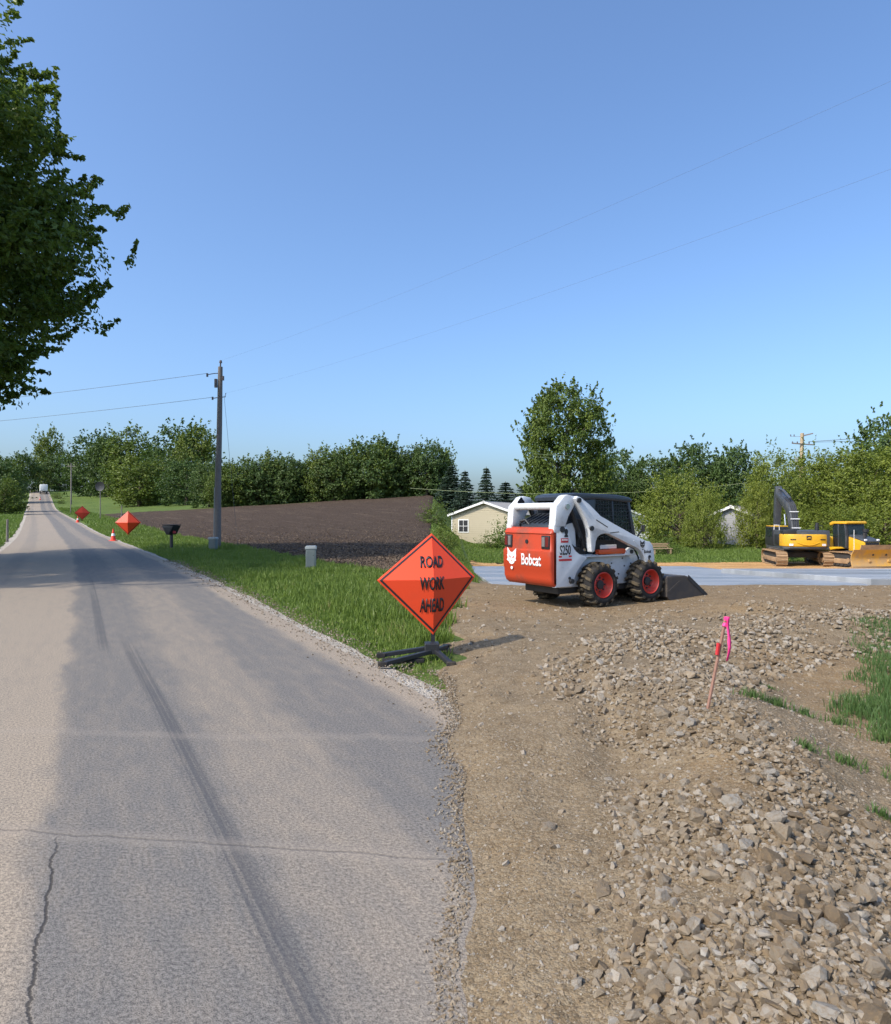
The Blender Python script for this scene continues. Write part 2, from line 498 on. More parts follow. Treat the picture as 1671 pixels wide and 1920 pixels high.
def m_gravel():
    M = Mat('gravel_fines'); c = M.coord()
    x, y, z = M.sep(c)
    a = M.noise(c, .9, 5, .65); b = M.noise(c, 5, 5, .7)
    soil = M.mix(M.ss(.3, .7, b), (.172, .108, .052), (.262, .178, .092))
    grey = M.mix(M.ss(.3, .7, b), (.150, .106, .061), (.238, .178, .110))
    # bare packed sand to the right of the heap and along the loader's track
    right = M.math('MULTIPLY', M.ss(0.15, .8, M.math('SUBTRACT', x, M.math('ADD', 1.75, M.math('MULTIPLY', y, .12)))), M.ss(8.2, 6.8, y))
    track = M.math('MULTIPLY', M.ss(9.6, 11, y), .75)
    f = M.math('ADD', M.math('MAXIMUM', right, track), M.ss(.5, .72, a, 0, .8), True)
    col = M.mix(f, grey, soil)
    far = M.math('MULTIPLY', M.ss(16, 19, y), .6)
    col = M.mix(far, col, (.27, .205, .13))
    v1 = M.node('ShaderNodeTexVoronoi'); M.put(v1.inputs['Vector'], c); v1.inputs['Scale'].default_value = 42
    v2 = M.node('ShaderNodeTexVoronoi'); M.put(v2.inputs['Vector'], c); v2.inputs['Scale'].default_value = 120
    k = M.sep(v1.outputs['Color'])[0]; k2 = M.sep(v2.outputs['Color'])[0]
    col = M.mix(M.ss(.6, .95, k, 0, .4), col, (.27, .22, .15))
    col = M.mix(M.ss(.6, .95, k2, 0, .4), col, (.29, .24, .165))
    col = M.mix(M.ss(.35, .05, k2, 0, .5), col, (.12, .09, .055))
    h = M.math('ADD', M.math('MULTIPLY', v1.outputs['Distance'], -1.0), M.math('MULTIPLY', v2.outputs['Distance'], -.5))
    M.bump(h, .5, .02)
    return M.fin(col, .95, 0, .15)

def m_dirt():
    M = Mat('orange_subsoil'); c = M.coord()
    x, y, z = M.sep(c)
    a = M.noise(M.comb(M.math('MULTIPLY', x, .25), y), .8, 5, .65); b = M.noise(c, 7, 4, .7)
    col = M.mix(M.ss(.3, .7, a), (.40, .21, .075), (.56, .34, .15))
    col = M.mix(M.ss(.55, .8, b, 0, .6), col, (.60, .46, .28))
    M.bump(b, .8, .1)
    return M.fin(col, .95, 0, .15)

def m_concrete(name='concrete', wet=1.0):
    M = Mat(name); c = M.coord(); x, y, z = M.sep(c)
    a = M.noise(M.comb(M.math('MULTIPLY', x, .10), M.math('MULTIPLY', y, .9)), 1.0, 5, .65)
    b = M.noise(c, 3, 5, .7)
    col = M.mix(M.ss(.35, .65, a), (.19, .205, .22), (.31, .325, .34))
    col = M.mix(M.ss(.45, .75, b, 0, .35), col, (.22, .21, .19))
    rough = M.ss(.35, .65, a, .30, .62)
    M.bump(b, .15, .02)
    return M.fin(col, rough, 0, .5)

MAT_GRASSG = m_grass_ground(); MAT_ROAD = m_road(); MAT_SHOULDER = m_shoulder(); MAT_FIELD = m_field()
MAT_GRAVEL = m_gravel(); MAT_DIRT = m_dirt(); MAT_CONC = m_concrete()

# ------------------------------------------------------------------ ground sheets
def grid_faces(nr, nc):
    i = np.arange(nr - 1)[:, None] * nc + np.arange(nc - 1)[None, :]
    return np.stack([i, i + 1, i + nc + 1, i + nc], -1).reshape(-1, 4)

def sheet(name, X, Y, Z, mat, uv=None, smooth=True):
    nr, nc = X.shape
    me = raw_mesh(name, np.stack([X, Y, Z], -1).reshape(-1, 3), grid_faces(nr, nc), smooth)
    if uv is not None:
        l = me.uv_layers.new(name='UVMap')
        idx = np.zeros(len(me.loops), np.int32); me.loops.foreach_get('vertex_index', idx)
        l.data.foreach_set('uv', np.stack([uv[0].ravel()[idx], uv[1].ravel()[idx]], -1).astype(np.float32).ravel())
    o = link(name, me, mat)
    return tag(o, kind='structure')

# base ground to the horizon
ax = np.sinh(np.linspace(-7.2, 7.2, 420)) * 1.9
ay = np.concatenate([np.linspace(-80, -4, 30), -4 + np.sinh(np.linspace(0.02, 7.0, 520)) * 3.6])
GX, GY = np.meshgrid(ax, ay)
GU = GX - road_x(GY)
under = np.maximum.reduce([
    1 - sstep(HW + .1, HW + .9, np.abs(GU)),
    sstep(HW + 5.2, HW + 6.4, GU) * sstep(16, 17.5, GY) * (1 - sstep(111, 114, GY)) * (1 - sstep(-1.1 - .014 * GY, -.5 - .010 * GY, GX)),
    sstep(.1, .5, GX - pad_edge(GY)) * (1 - sstep(24, 26, GY)) * (1 - sstep(12 + .5 * GY, 14 + .5 * GY, GX)),
    sstep(1.2, 2.0, GX) * sstep(25, 26.5, GY) * (1 - sstep(43, 45, GY)) * (1 - sstep(34, 38, GX))])
GZ = ground(GX, GY) - .10 * under + .05 * (fbm(GX * .4, GY * .4, 3, 3) - .5) * (1 - under) * sstep(3, 6, np.abs(GX) + GY)
o = sheet('ground', GX, GY, GZ, MAT_GRASSG); tag(o, 'grassy ground rolling to the horizon')

# the road and its gravel shoulders
ry = np.concatenate([np.linspace(-60, 0, 40), np.geomspace(1, 330, 420) - 1 + .12, [340, 360]])
ru = np.linspace(-HW, HW, 33)
RU, RYY = np.meshgrid(ru, ry)
edge = np.zeros_like(RU)
edge[:, 0] = -.10 * fbm(RYY[:, 0] * 1.3, RYY[:, 0] * 0, 12, 3); edge[:, -1] = .12 * (fbm(RYY[:, 0] * 1.1, RYY[:, 0] * 0 + 4, 13, 3) - .5)
RUU = RU + edge
RX = RUU + road_x(RYY)
RZ_ = ground(RX, RYY) * 0 + road_z(RYY) + .02 - .012 * np.abs(RU / HW) ** 2
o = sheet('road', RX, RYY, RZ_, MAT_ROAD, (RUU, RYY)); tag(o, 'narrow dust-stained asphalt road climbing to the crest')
for sgn, nm in ((1, 'road_shoulder'), (-1, 'road_shoulder')):
    su = np.linspace(0, 1, 7)
    SU, SY = np.meshgrid(su, ry[ry > -20])
    if sgn > 0:
        wd = .40 + .22 * (fbm(SY * .7, SY * 0 + 9, 21, 3) - .5)
        UU = HW - .14 + SU * wd
    else:
        wd = .55 + .35 * (fbm(SY * .7, SY * 0 + 19, 22, 3) - .5)
        UU = -(HW - .14) - SU * wd
    XX = UU + road_x(SY)
    ZZ = road_z(SY) + .006 - .03 * SU + .012 * (fbm(XX * 6, SY * 6, 8, 2) - .5) * (SU > .2)
    o = sheet(nm, XX, SY, ZZ, MAT_SHOULDER)
    tag(o, 'pale gravel shoulder along the %s edge of the road' % ('right' if sgn > 0 else 'left'))

# ploughed field
fy = np.geomspace(16.4, 113, 340); fs = np.linspace(0, 1, 170)
FS, FY = np.meshgrid(fs, fy)
x0 = road_x(FY) + HW + 5.3 + .5 * (fbm(FY * .5, FY * 0, 51, 3) - .5)
x1 = np.maximum(-.45 - .012 * FY, x0 + .1)
FX = x0 + FS * (x1 - x0)
FZ = ground(FX, FY) + .03 + .10 * (fbm(FX * 2.2, FY * 2.2, 61, 3) - .5) * sstep(0, .03, FS) + .05 * (vnoise(FX * 5, FY * 5, 62) - .5)
FZ = FZ + .35 * (fbm(FX * .06, FY * .05, 64, 3) - .5) * sstep(60, 100, FY)
FZ = np.where((FS < .004) | (FS > .996), FZ - .12, FZ)
o = sheet('ploughed_field', FX, FY, FZ, MAT_FIELD, (FX - road_x(FY), FY)); tag(o, 'bare dark ploughed field rising to the treeline')

# gravel pad of the building site
py = np.concatenate([np.linspace(-6, .8, 24), np.geomspace(.85, 26.5, 430)]); ps = np.linspace(0, 1, 330) ** 1.25
PS, PY = np.meshgrid(ps, py)
PX = pad_edge(PY) - .04 + PS * (3.2 + .95 * np.clip(PY, 0, 99))
PZ = pad_h(PX, PY)
PZ[:, -1] -= .2
o = sheet('gravel_pad', PX, PY, PZ, MAT_GRAVEL); tag(o, 'packed gravel and soil of the building site')

# orange subsoil strip beyond the slab
dy = np.linspace(24.5, 45, 60); dx = np.linspace(1.3, 37, 90)
DX, DY = np.meshgrid(dx, dy)
DY = DY + np.where(DY > 44, 1.2 * (fbm(DX * .3, DX * 0, 71, 3) - .5) - .12 * np.clip(20 - DX, 0, 30) * .6, 0)
DZ = ground(DX, DY) + .02 + .09 * (fbm(DX * .9, DY * .9, 72, 3) - .3) * sstep(33, 35, DY)
DZ[-1, :] -= .15; DZ[0, :] -= .12; DZ[:, 0] -= .2; DZ[:, -1] -= .2
o = sheet('bare_subsoil', DX, DY, DZ, MAT_DIRT); tag(o, 'strip of orange bare subsoil behind the slab')
def slab(name, pts, z0, z1, label):
    bm = NB(); prism(bm, pts, z0, z1, 'z', .02, 1)
    return tag(obj(name, bm, MAT_CONC), label, kind='structure')
slab('concrete_slab', [(.95, 33.5), (1.75, 24.3), (14.9, 23.9), (15.35, 24.9), (12.0, 33.6)], -1.4, -.90, 'freshly poured low concrete slab streaked with water')
slab('concrete_slab', [(12.3, 29.2), (15.55, 24.95), (27, 24.9), (27, 29.7), (12.0, 29.7)], -1.4, -.72, 'raised second slab step at the right of the pour')

# ------------------------------------------------------------------ stones
def hull_rock(seed, n=13, flat=.75):
    r = np.random.default_rng(seed)
    P = r.normal(size=(n, 3)); P /= np.linalg.norm(P, axis=1)[:, None]
    P = np.sign(P) * np.abs(P) ** .75
    P *= np.array([1, r.uniform(.65, 1.0), r.uniform(.5, .5 + .5 * flat)]) * r.uniform(.85, 1.05, (n, 1))
    bm = NB()
    for p in P: bm.verts.new(p)
    g = bmesh.ops.convex_hull(bm, input=bm.verts)
    dead = [v for v in bm.verts if not v.link_faces]
    bmesh.ops.delete(bm, geom=dead, context='VERTS')
    bmesh.ops.triangulate(bm, faces=bm.faces)
    bmesh.ops.recalc_face_normals(bm, faces=bm.faces)
    bm.verts.index_update()
    V = np.array([v.co[:] for v in bm.verts]); F = np.array([[v.index for v in f.verts] for f in bm.faces])
    bm.free()
    V /= np.abs(V).max()
    return V, F

ROCKS = [hull_rock(100 + i, 11 + i % 4) for i in range(14)]
PEB = [hull_rock(300 + i, 8) for i in range(8)]

def m_stone(name, per_object):
    M = Mat(name); c = M.coord('Object')
    t = M.orand() if per_object else M.attr('tint')
    sc = 3.0 if per_object else 40.0
    v = c if not per_object else M.comb(*[M.math('ADD', k, M.math('MULTIPLY', t, 37.)) for k in M.sep(c)])
    n = M.noise(v, sc, 5, .65); n2 = M.noise(v, sc * 6, 3, .7)
    a = M.mix(M.ss(0, .55, t), (.145, .108, .070), (.245, .20, .145))
    a = M.mix(M.ss(.6, .97, t), a, (.305, .275, .232))
    a = M.mix(M.ss(.42, .68, n, 0, .65), a, (.22, .15, .082))
    a = M.mix(M.ss(.55, .75, n2, 0, .35), a, (.30, .265, .21))
    M.bump(M.math('ADD', n, M.math('MULTIPLY', n2, .5)), .5, .25 if per_object else .012)
    return M.fin(a, .92, 0, .2)
MAT_STONE1 = m_stone('limestone_block', True); MAT_STONE = m_stone('limestone_chips', False)

def rot_mats(n, rng):
    q = rng.normal(size=(n, 4)); q /= np.linalg.norm(q, axis=1)[:, None]
    w_, x, y, z = q.T
    return np.stack([1-2*(y*y+z*z), 2*(x*y-z*w_), 2*(x*z+y*w_), 2*(x*y+z*w_), 1-2*(x*x+z*z), 2*(y*z-x*w_), 2*(x*z-y*w_), 2*(y*z+x*w_), 1-2*(x*x+y*y)], -1).reshape(n, 3, 3)

def scatter_mesh(name, P, size, protos, rng, tint=None):
    n = len(P); which = rng.integers(0, len(protos), n); R = rot_mats(n, rng)
    tint = rng.random(n) if tint is None else tint
    Vs, Fs, Ts = [], [], []; off = 0
    for k, (V, F) in enumerate(protos):
        ix = np.where(which == k)[0]
        if not len(ix): continue
        W = np.einsum('nij,vj->nvi', R[ix], V) * size[ix][:, None, None] * np.array([1, 1, .8]) + P[ix][:, None, :]
        Vs.append(W.reshape(-1, 3)); m = len(V)
        Fs.append((F[None] + (np.arange(len(ix)) * m)[:, None, None] + off).reshape(-1, 3)); off += m * len(ix)
        Ts.append(np.repeat(tint[ix], m))
    return raw_mesh(name, np.concatenate(Vs), np.concatenate(Fs), False, {'tint': np.concatenate(Ts)})

def heap(X, Y):
    """how much the loose rubble covers a spot, 0..1"""
    left = np.interp(Y, [1, 2.2, 3.0, 3.8, 5, 6, 7, 8.5, 10], [.28, .42, .60, .88, .88, .85, .98, 1.7, 3.0])
    right = np.interp(Y, [1, 2.2, 2.7, 3.4, 4.1, 5.3, 6.3, 7.2, 9, 11], [2.6, 2.2, 2.0, 2.0, 2.05, 2.35, 3.1, 4.3, 7.5, 11])
    j = .35 * (fbm(X * 1.6, Y * 1.6, 91, 3) - .5)
    soil = 1 - .85 * sstep(.56, .68, fbm(X * 2.1 + 7, Y * 1.6, 95, 3))
    return soil * sstep(-.10, .35, X - left + j) * sstep(-.10, .22, right - X + j) * (1 - sstep(9.0, 10.8, Y - .18 * X))

def samp(n, y0, y1, rng, power=1.0):
    """points on the pad, denser towards the camera"""
    t = rng.random(n * 3)
    Y = y0 * (y1 / y0) ** (t ** power)
    X = pad_edge(Y) + rng.random(n * 3) * (1.0 + .70 * Y)
    vis = X < .66 * Y + .45
    return X[vis][:n], Y[vis][:n]

rng = np.random.default_rng(11)
rub = empty('rubble_windrow', (1.3, 3.5, 0))
tag(rub, 'loose windrow of broken limestone rubble along the gravel', 'rubble')
protos = []
for i, (V, F) in enumerate([hull_rock(700 + i, 15 + i % 5, 1.0) for i in range(16)]):
    me = raw_mesh('stone', V, F); me.materials.append(MAT_STONE1); protos.append(me)
# the largest stones, each an object
pts = []; tries = 0
while len(pts) < 290 and tries < 60000:
    tries += 1
    y = 1.75 * (6.2 / 1.75) ** (random.random() ** 1.25); x = random.uniform(.1, .64 * y + .3)
    hp = float(heap(np.array([x]), np.array([y]))[0])
    if random.random() > hp * .98 + .012: continue
    r = random.choice([.017, .020, .024, .028, .033, .039, .046]) * (1.0 + .10 * (y - 2.2)) * random.uniform(.85, 1.15)
    if hp < .4: r *= .7
    if any((x - a) ** 2 + (y - b) ** 2 < ((r + c) * .86) ** 2 for a, b, c in pts): continue
    pts.append((x, y, r))
# a few that stand out in the photograph
for (x, y, r) in [(.93, 3.46, .045), (.62, 2.72, .048), (1.02, 2.62, .052), (.80, 2.55, .042), (1.22, 2.78, .042), (1.55, 3.05, .042), (1.62, 2.95, .046), (1.28, 2.45, .045), (.66, 2.33, .042), (1.15, 3.35, .04)]:
    pts = [p for p in pts if (p[0] - x) ** 2 + (p[1] - y) ** 2 > ((p[2] + r) * .8) ** 2] + [(x, y, r)]
PZs = pad_h(np.array([p[0] for p in pts]), np.array([p[1] for p in pts]))
for (x, y, r), z in zip(pts, PZs):
    o = link('stone', random.choice(protos), None, rub)
    hp = float(heap(np.array([x]), np.array([y]))[0])
    o.location = (x - 1.3, y - 3.5, z + r * (.05 + .45 * hp * random.random()))
    o.rotation_euler = (random.uniform(-.6, .6), random.uniform(-.6, .6), random.uniform(0, 6.28))
    o.scale = (r, r * random.uniform(.8, 1.05), r * random.uniform(.75, 1.0))

def stones(n, y0, y1, s0, s1, mode, emb, protos_, power=1.0):
    X, Y = samp(n, y0, y1, rng, power)
    hp = heap(X, Y)
    keep = rng.random(len(X)) < (hp * .97 + .03 if mode == 'heap' else (.25 + .75 * fbm(X * 1.3, Y * 1.3, 77, 3)) if mode == 'all' else 1 - .6 * hp)
    X, Y, hp = X[keep], Y[keep], hp[keep]
    s = s0 * (s1 / s0) ** (rng.random(len(X)) ** 1.6)
    Z = pad_h(X, Y) + s * (emb + .7 * hp * rng.random(len(X)))
    return np.stack([X, Y, Z], -1), s
A = [stones(15000, 1.6, 6.5, .009, .027, 'heap', .05, ROCKS), stones(7500, 5.5, 11, .017, .045, 'heap', .05, ROCKS), stones(2200, 7.5, 15, .015, .04, 'all', .05, ROCKS)]
me = scatter_mesh('broken_stone', np.concatenate([a[0] for a in A]), np.concatenate([a[1] for a in A]), ROCKS, rng)
o = link('broken_stone', me, MAT_STONE, rub); o.matrix_parent_inverse = Matrix.Translation((-1.3, -3.5, 0)); tag(o, kind='stuff')
A = [stones(26000, 1.7, 5.0, .003, .010, 'any', -.15, PEB), stones(11000, 4.0, 14, .007, .018, 'any', -.2, PEB), stones(1500, 2.0, 5, .008, .017, 'any', -.2, PEB)]
me = scatter_mesh('gravel_chips', np.concatenate([a[0] for a in A]), np.concatenate([a[1] for a in A]), PEB, rng)
o = link('gravel_chips', me, MAT_STONE); tag(o, 'small limestone chips strewn over the packed gravel', 'gravel', kind='stuff')

# loose chips along the edge of the asphalt and shoulder
yy = 2.0 * (24 / 2.0) ** rng.random(5000)
uu = HW + rng.normal(.18, .22, len(yy)); xx = uu + road_x(yy)
k = xx < .1; xx, yy = xx[k], yy[k]
ye = 1.7 * (7 / 1.7) ** rng.random(2600); xe = pad_edge(ye) + .05 - np.abs(rng.normal(0, .05, 2600)) * (.5 + .2 * ye)
xx = np.concatenate([xx, xe]); yy = np.concatenate([yy, ye])
me = scatter_mesh('loose_chips', np.stack([xx, yy, road_z(yy) + .018], -1), rng.uniform(.004, .014, len(xx)) * (.7 + .05 * yy), PEB, rng)
tag(link('loose_chips', me, MAT_STONE), 'loose stone chips along the road edge', 'gravel', kind='stuff')

# clods and stubble on the near field
yy = 17.2 * (95 / 17.2) ** (rng.random(13000) ** 1.45); f = rng.random(13000)
x0 = road_x(yy) + HW + 5.4; x1 = np.maximum(-.5 - .012 * yy, x0 + .1); xx = x0 + f * (x1 - x0)
me = scatter_mesh('clods', np.stack([xx, yy, ground(xx, yy) + .05], -1), rng.uniform(.02, .065, len(xx)), PEB, rng)
M_ = Mat('clod_soil'); MAT_CLOD = M_.fin(M_.mix(M_.attr('tint'), (.060, .042, .030), (.165, .125, .09)), .95, 0, .1)
tag(link('clods', me, MAT_CLOD), 'dark clods of turned soil on the near edge of the field', 'soil', kind='stuff')

# ------------------------------------------------------------------ grass blades
def blades(name, X, Y, Z, H, W, rng, lean=.45):
    n = len(X); a = rng.random(n) * 2 * np.pi; la = rng.random(n) * 2 * np.pi; ln = H * lean * rng.random(n)
    dx, dy = np.cos(a) * W, np.sin(a) * W
    B0 = np.stack([X - dx, Y - dy, Z], -1); B1 = np.stack([X + dx, Y + dy, Z], -1)
    M0 = np.stack([X - dx * .7 + np.cos(la) * ln * .35, Y - dy * .7 + np.sin(la) * ln * .35, Z + H * .6], -1)
    M1 = np.stack([X + dx * .7 + np.cos(la) * ln * .35, Y + dy * .7 + np.sin(la) * ln * .35, Z + H * .6], -1)
    T = np.stack([X + np.cos(la) * ln, Y + np.sin(la) * ln, Z + H], -1)
    V = np.stack([B0, B1, M0, M1, T], 1).reshape(-1, 3)
    i = (np.arange(n) * 5)[:, None]
    F = np.concatenate([i + [0, 1, 3], i + [0, 3, 2], i + [2, 3, 4]])
    t = np.clip(rng.random(n) * .6 + .4 * fbm(X * 1.5, Y * 1.5, 5, 3), 0, 1)
    return raw_mesh(name, V, F, False, {'tint': np.repeat(t, 5)})
MAT_BLADE = leaf_mat('grass_blade', (.075, .135, .020), (.175, .245, .055), .35, .5, (.30, .25, .12))
MAT_BLADE2 = leaf_mat('lawn_blade', (.050, .105, .028), (.120, .190, .060), .3, .5)
rng = np.random.default_rng(23)
# verge between the road and the field
n = 150000
yy = 7.0 * (70 / 7.0) ** (rng.random(n) ** 1.15)
uu = HW + .22 + rng.random(n) ** .9 * 6.6 ; xx = uu + road_x(yy)
k = (xx < .05 + .006 * yy) & (rng.random(n) < sstep(HW + .12, HW + .7, uu + .5 * (fbm(xx * 2, yy * 2, 15, 2) - .5)))
k &= ~((uu > HW + 5.2) & (yy > 17.5))
k &= (rng.random(n) < 1 - sstep(-.35, .10, (xx - pad_edge(yy)) + .4 * (fbm(xx * 3, yy * 3, 19, 2) - .5)))
xx, yy, uu = xx[k], yy[k], uu[k]
cl = fbm(xx * 1.2, yy * 1.2, 33, 3)
hh = (.05 + .22 * cl * sstep(HW + .3, HW + 1.6, uu)) * rng.uniform(.6, 1.3, len(xx)) * (1 + .008 * yy)
tag(link('verge_grass', blades('verge_grass', xx, yy, ground(xx, yy) - .03, hh, .0035 + .0006 * yy, rng), MAT_BLADE), 'lush green verge grass between the road and the ploughed field', 'grass', kind='stuff')
# left of the road and far verges
n = 60000
yy = 20 * (160 / 20) ** rng.random(n); s_ = rng.random(n) < .75
uu = np.where(s_, -HW - .5 - rng.random(n) * 9, HW + .8 + rng.random(n) * 5.2); xx = uu + road_x(yy)
k = s_ | (yy > 60); xx, yy, uu = xx[k], yy[k], uu[k]
tag(link('roadside_grass', blades('roadside_grass', xx, yy, ground(xx, yy) - .03, rng.uniform(.12, .35, len(xx)), .004 + .0006 * yy, rng), MAT_BLADE), 'rough grass on the far roadside banks', 'grass', kind='stuff')
# grass patch at the right of the gravel, tufts creeping into it
n = 90000
yy = 4.4 * (10.5 / 4.4) ** rng.random(n); xx = rng.uniform(2.3, 9.5, n)
lim = np.interp(yy, [4.3, 4.9, 5.3, 6.0, 7.0, 8.0, 8.8], [3.15, 2.95, 2.95, 3.55, 4.15, 4.75, 5.3])
d = xx - lim + .5 * (fbm(xx * 2.5, yy * 2.5, 44, 3) - .5)
k = (rng.random(n) < sstep(-.05, .35, d)) & (yy < 9.0) & (xx < .72 * yy + .8)
xx, yy, d = xx[k], yy[k], d[k]
hh = (.035 + .09 * fbm(xx * 2, yy * 2, 46, 2)) * rng.uniform(.6, 1.3, len(xx))
tag(link('grass_patch', blades('grass_patch', xx, yy, pad_h(xx, yy) - .01, hh, np.full(len(xx), .0045), rng), MAT_BLADE2), 'green grass patch encroaching on the gravel at the right', 'grass', kind='stuff')
tuft_at = [(2.28, 5.05, 1.0), (2.42, 5.0, 1.0), (2.6, 4.95, .8), (2.35, 3.98, .9), (2.62, 3.9, .9), (2.72, 4.02, .7), (2.95, 4.6, 1.2), (3.1, 4.75, 1.2), (2.8, 4.85, 1.0), (2.12, 4.0, .7), (2.35, 3.3, .6), (2.14, 3.35, .7), (2.5, 3.55, .9), (2.63, 3.2, .8), (2.75, 5.8, .5), (2.1, 3.05, .5), (3.35, 5.3, 1.1), (2.9, 4.3, .8), (3.05, 4.1, .8)]
TX, TY, TH = [], [], []
for (x, y, s) in tuft_at:
    m = int(150 * s); a = rng.random(m) * 6.28; r = np.abs(rng.normal(0, .055 * s, m))
    TX.append(x + np.cos(a) * r * 1.5); TY.append(y + np.sin(a) * r); TH.append(rng.uniform(.025, .085, m) * s)
xx, yy, hh = np.concatenate(TX), np.concatenate(TY), np.concatenate(TH)
tag(link('weedy_tufts', blades('weedy_tufts', xx, yy, pad_h(xx, yy) - .005, hh, np.full(len(xx), .0035), rng, .8), MAT_BLADE2), 'small green tufts of grass growing out of the bare gravel soil', 'grass', kind='stuff')
# lawn behind the site
n = 60000
yy = 43 + rng.random(n) * 24; xx = 1.5 + rng.random(n) * 36
m_ = 30000; yb = 10 * 7 ** rng.random(m_); xb = -1.2 - .016 * yb + rng.random(m_) * (2.2 + .035 * yb)
ok = (xb < np.where(yb < 24, pad_edge(yb) + .1, 1.2)) & (xb > np.where(yb > 19, -.5 - .012 * yb, -9)); xb, yb = xb[ok], yb[ok]
tag(link('bank_grass', blades('bank_grass', xb, yb, ground(xb, yb) - .03, rng.uniform(.08, .3, len(xb)), .004 + .0006 * yb, rng), MAT_BLADE), 'rough grass on the low bank between field and site', 'grass', kind='stuff')
k = (rng.random(n) < sstep(44.5, 46, yy + .06 * np.clip(20 - xx, 0, 20) + fbm(xx * .4, yy * .4, 81, 2) * 1.5)); xx, yy = xx[k], yy[k]
tag(link('lawn_grass', blades('lawn_grass', xx, yy, ground(xx, yy) - .03, rng.uniform(.06, .2, len(xx)), np.full(len(xx), .035), rng), MAT_BLADE), 'rough lawn behind the building site', 'grass', kind='stuff')
# ------------------------------------------------------------------ trees
MAT_BARK = plain('bark', (.11, .085, .06), .9, 0, .35, 14)
MAT_L_MAPLE = leaf_mat('maple_leaf', (.042, .088, .016), (.145, .205, .042), .42, .45)
MAT_L_DARK = leaf_mat('dark_leaf', (.046, .088, .022), (.105, .160, .042), .25, .5)
MAT_L_MID = leaf_mat('mid_leaf', (.060, .105, .018), (.165, .215, .040), .28, .5)
MAT_L_LIGHT = leaf_mat('light_leaf', (.085, .125, .016), (.235, .275, .045), .32, .5)
MAT_L_SPRUCE = leaf_mat('spruce_needle', (.024, .048, .030), (.060, .095, .062), .12, .55)

def leaves(P, N, size, tint, rng, aspect=.6):
    """rhombus leaves at points P with normals about N"""
    n = len(P)
    N = N + rng.normal(0, .55, (n, 3)); N /= np.linalg.norm(N, axis=1)[:, None] + 1e-9
    a = rng.normal(size=(n, 3)); T = np.cross(N, a); T /= np.linalg.norm(T, axis=1)[:, None] + 1e-9
    B = np.cross(N, T); s = size[:, None]
    fold = N * s * .12
    V = np.stack([P - T * s * .5, P + B * s * aspect * .5 + fold, P + T * s * .5 - N * s * .1, P - B * s * aspect * .5 + fold], 1).reshape(-1, 3)
    i = (np.arange(n) * 4)[:, None]
    return V, np.concatenate([i + [0, 1, 2], i + [0, 2, 3]]), np.repeat(tint, 4)

def crown_points(seed, prof, H, nclump, nleaf, rc, lobes=.3, inner=.45, squash=.75, shoots=0.0):
    """leaf positions filling a crown whose radius over height fraction is prof [(t, r)...]; metres"""
    r = np.random.default_rng(seed)
    ts, rs = np.array([p[0] for p in prof]), np.array([p[1] for p in prof])
    w_ = np.interp(np.linspace(0, 1, 60), ts, rs); cdf = np.cumsum(w_ ** 1.3); cdf /= cdf[-1]
    t = np.interp(r.random(nclump), cdf, np.linspace(0, 1, 60))
    an = r.random(nclump) * 2 * np.pi
    R = np.interp(t, ts, rs) * (1 + lobes * (fbm(an * 1.1 + seed, t * 4, seed, 3) - .5) * 2)
    f = inner + (1 - inner) * r.random(nclump) ** .55
    C = np.stack([np.cos(an) * R * f, np.sin(an) * R * f, t * H], -1)
    out = np.stack([np.cos(an) * f, np.sin(an) * f, (t - .45) * 1.2], -1)
    out /= np.linalg.norm(out, axis=1)[:, None] + 1e-9
    k = np.repeat(np.arange(nclump), nleaf); n = len(k)
    cr = rc * r.uniform(.6, 1.35, nclump)
    g = r.normal(size=(n, 3)); g /= np.linalg.norm(g, axis=1)[:, None]
    g = g * (r.random(n) ** .42)[:, None] * np.array([1, 1, squash])
    P = C[k] + g * cr[k][:, None]
    if shoots:
        sh = r.random(n) < .45; sd = out * .7 + np.array([0, 0, .75]); sd /= np.linalg.norm(sd, axis=1)[:, None]
        ns = 4; which = r.integers(0, ns, n); jit = r.normal(0, .45, (nclump, ns, 3)); off = r.normal(0, .5, (nclump, ns, 3))
        d = sd[k] + jit[k, which]; d /= np.linalg.norm(d, axis=1)[:, None]
        L = r.random(n) * shoots
        PS_ = C[k] + off[k, which] * cr[k][:, None] + d * (L + cr[k] * .4)[:, None] + r.normal(0, .07, (n, 3)) * (1.3 - L / shoots)[:, None]
        P = np.where(sh[:, None], PS_, P)
    Nn = g * .6 + out[k] * .5 + np.array([0, 0, .55])
    tint = np.clip(.5 + (r.random(nclump)[k] - .5) * .8 + (r.random(n) - .5) * .5, 0, 1)
    return C, P, Nn, tint, r

def trunk_mesh(bm, H0, C, r0, rng, limbs=18, lean=(0, 0), top=.75, base=.0):
    zmax = C[:, 2].max()
    path = [Vector((lean[0] * s_ ** 2 + .12 * r0 * math.sin(s_ * 9), lean[1] * s_ ** 2, base + (zmax * top - base) * s_)) for s_ in np.linspace(0, 1, 9)]
    tube(bm, path, [r0 * (1.25 if i == 0 else 1) * (1 - .85 * i / 8) for i in range(9)], 8)
    sel = rng.permutation(len(C))[:limbs]
    for j in sel:
        e = Vector(C[j]); s_ = min(.95, max(.12, (e.z - base) / (zmax * top) * .62)); k = s_ * 8; i = int(k)
        a = path[i].lerp(path[min(i + 1, 8)], k - i)
        m = a.lerp(e, .5) + Vector((0, 0, (e - a).length * .10))
        rr = r0 * (1 - .8 * s_) * .42
        tube(bm, [a, m, e], [rr, rr * .6, rr * .15], 5)
    return bm

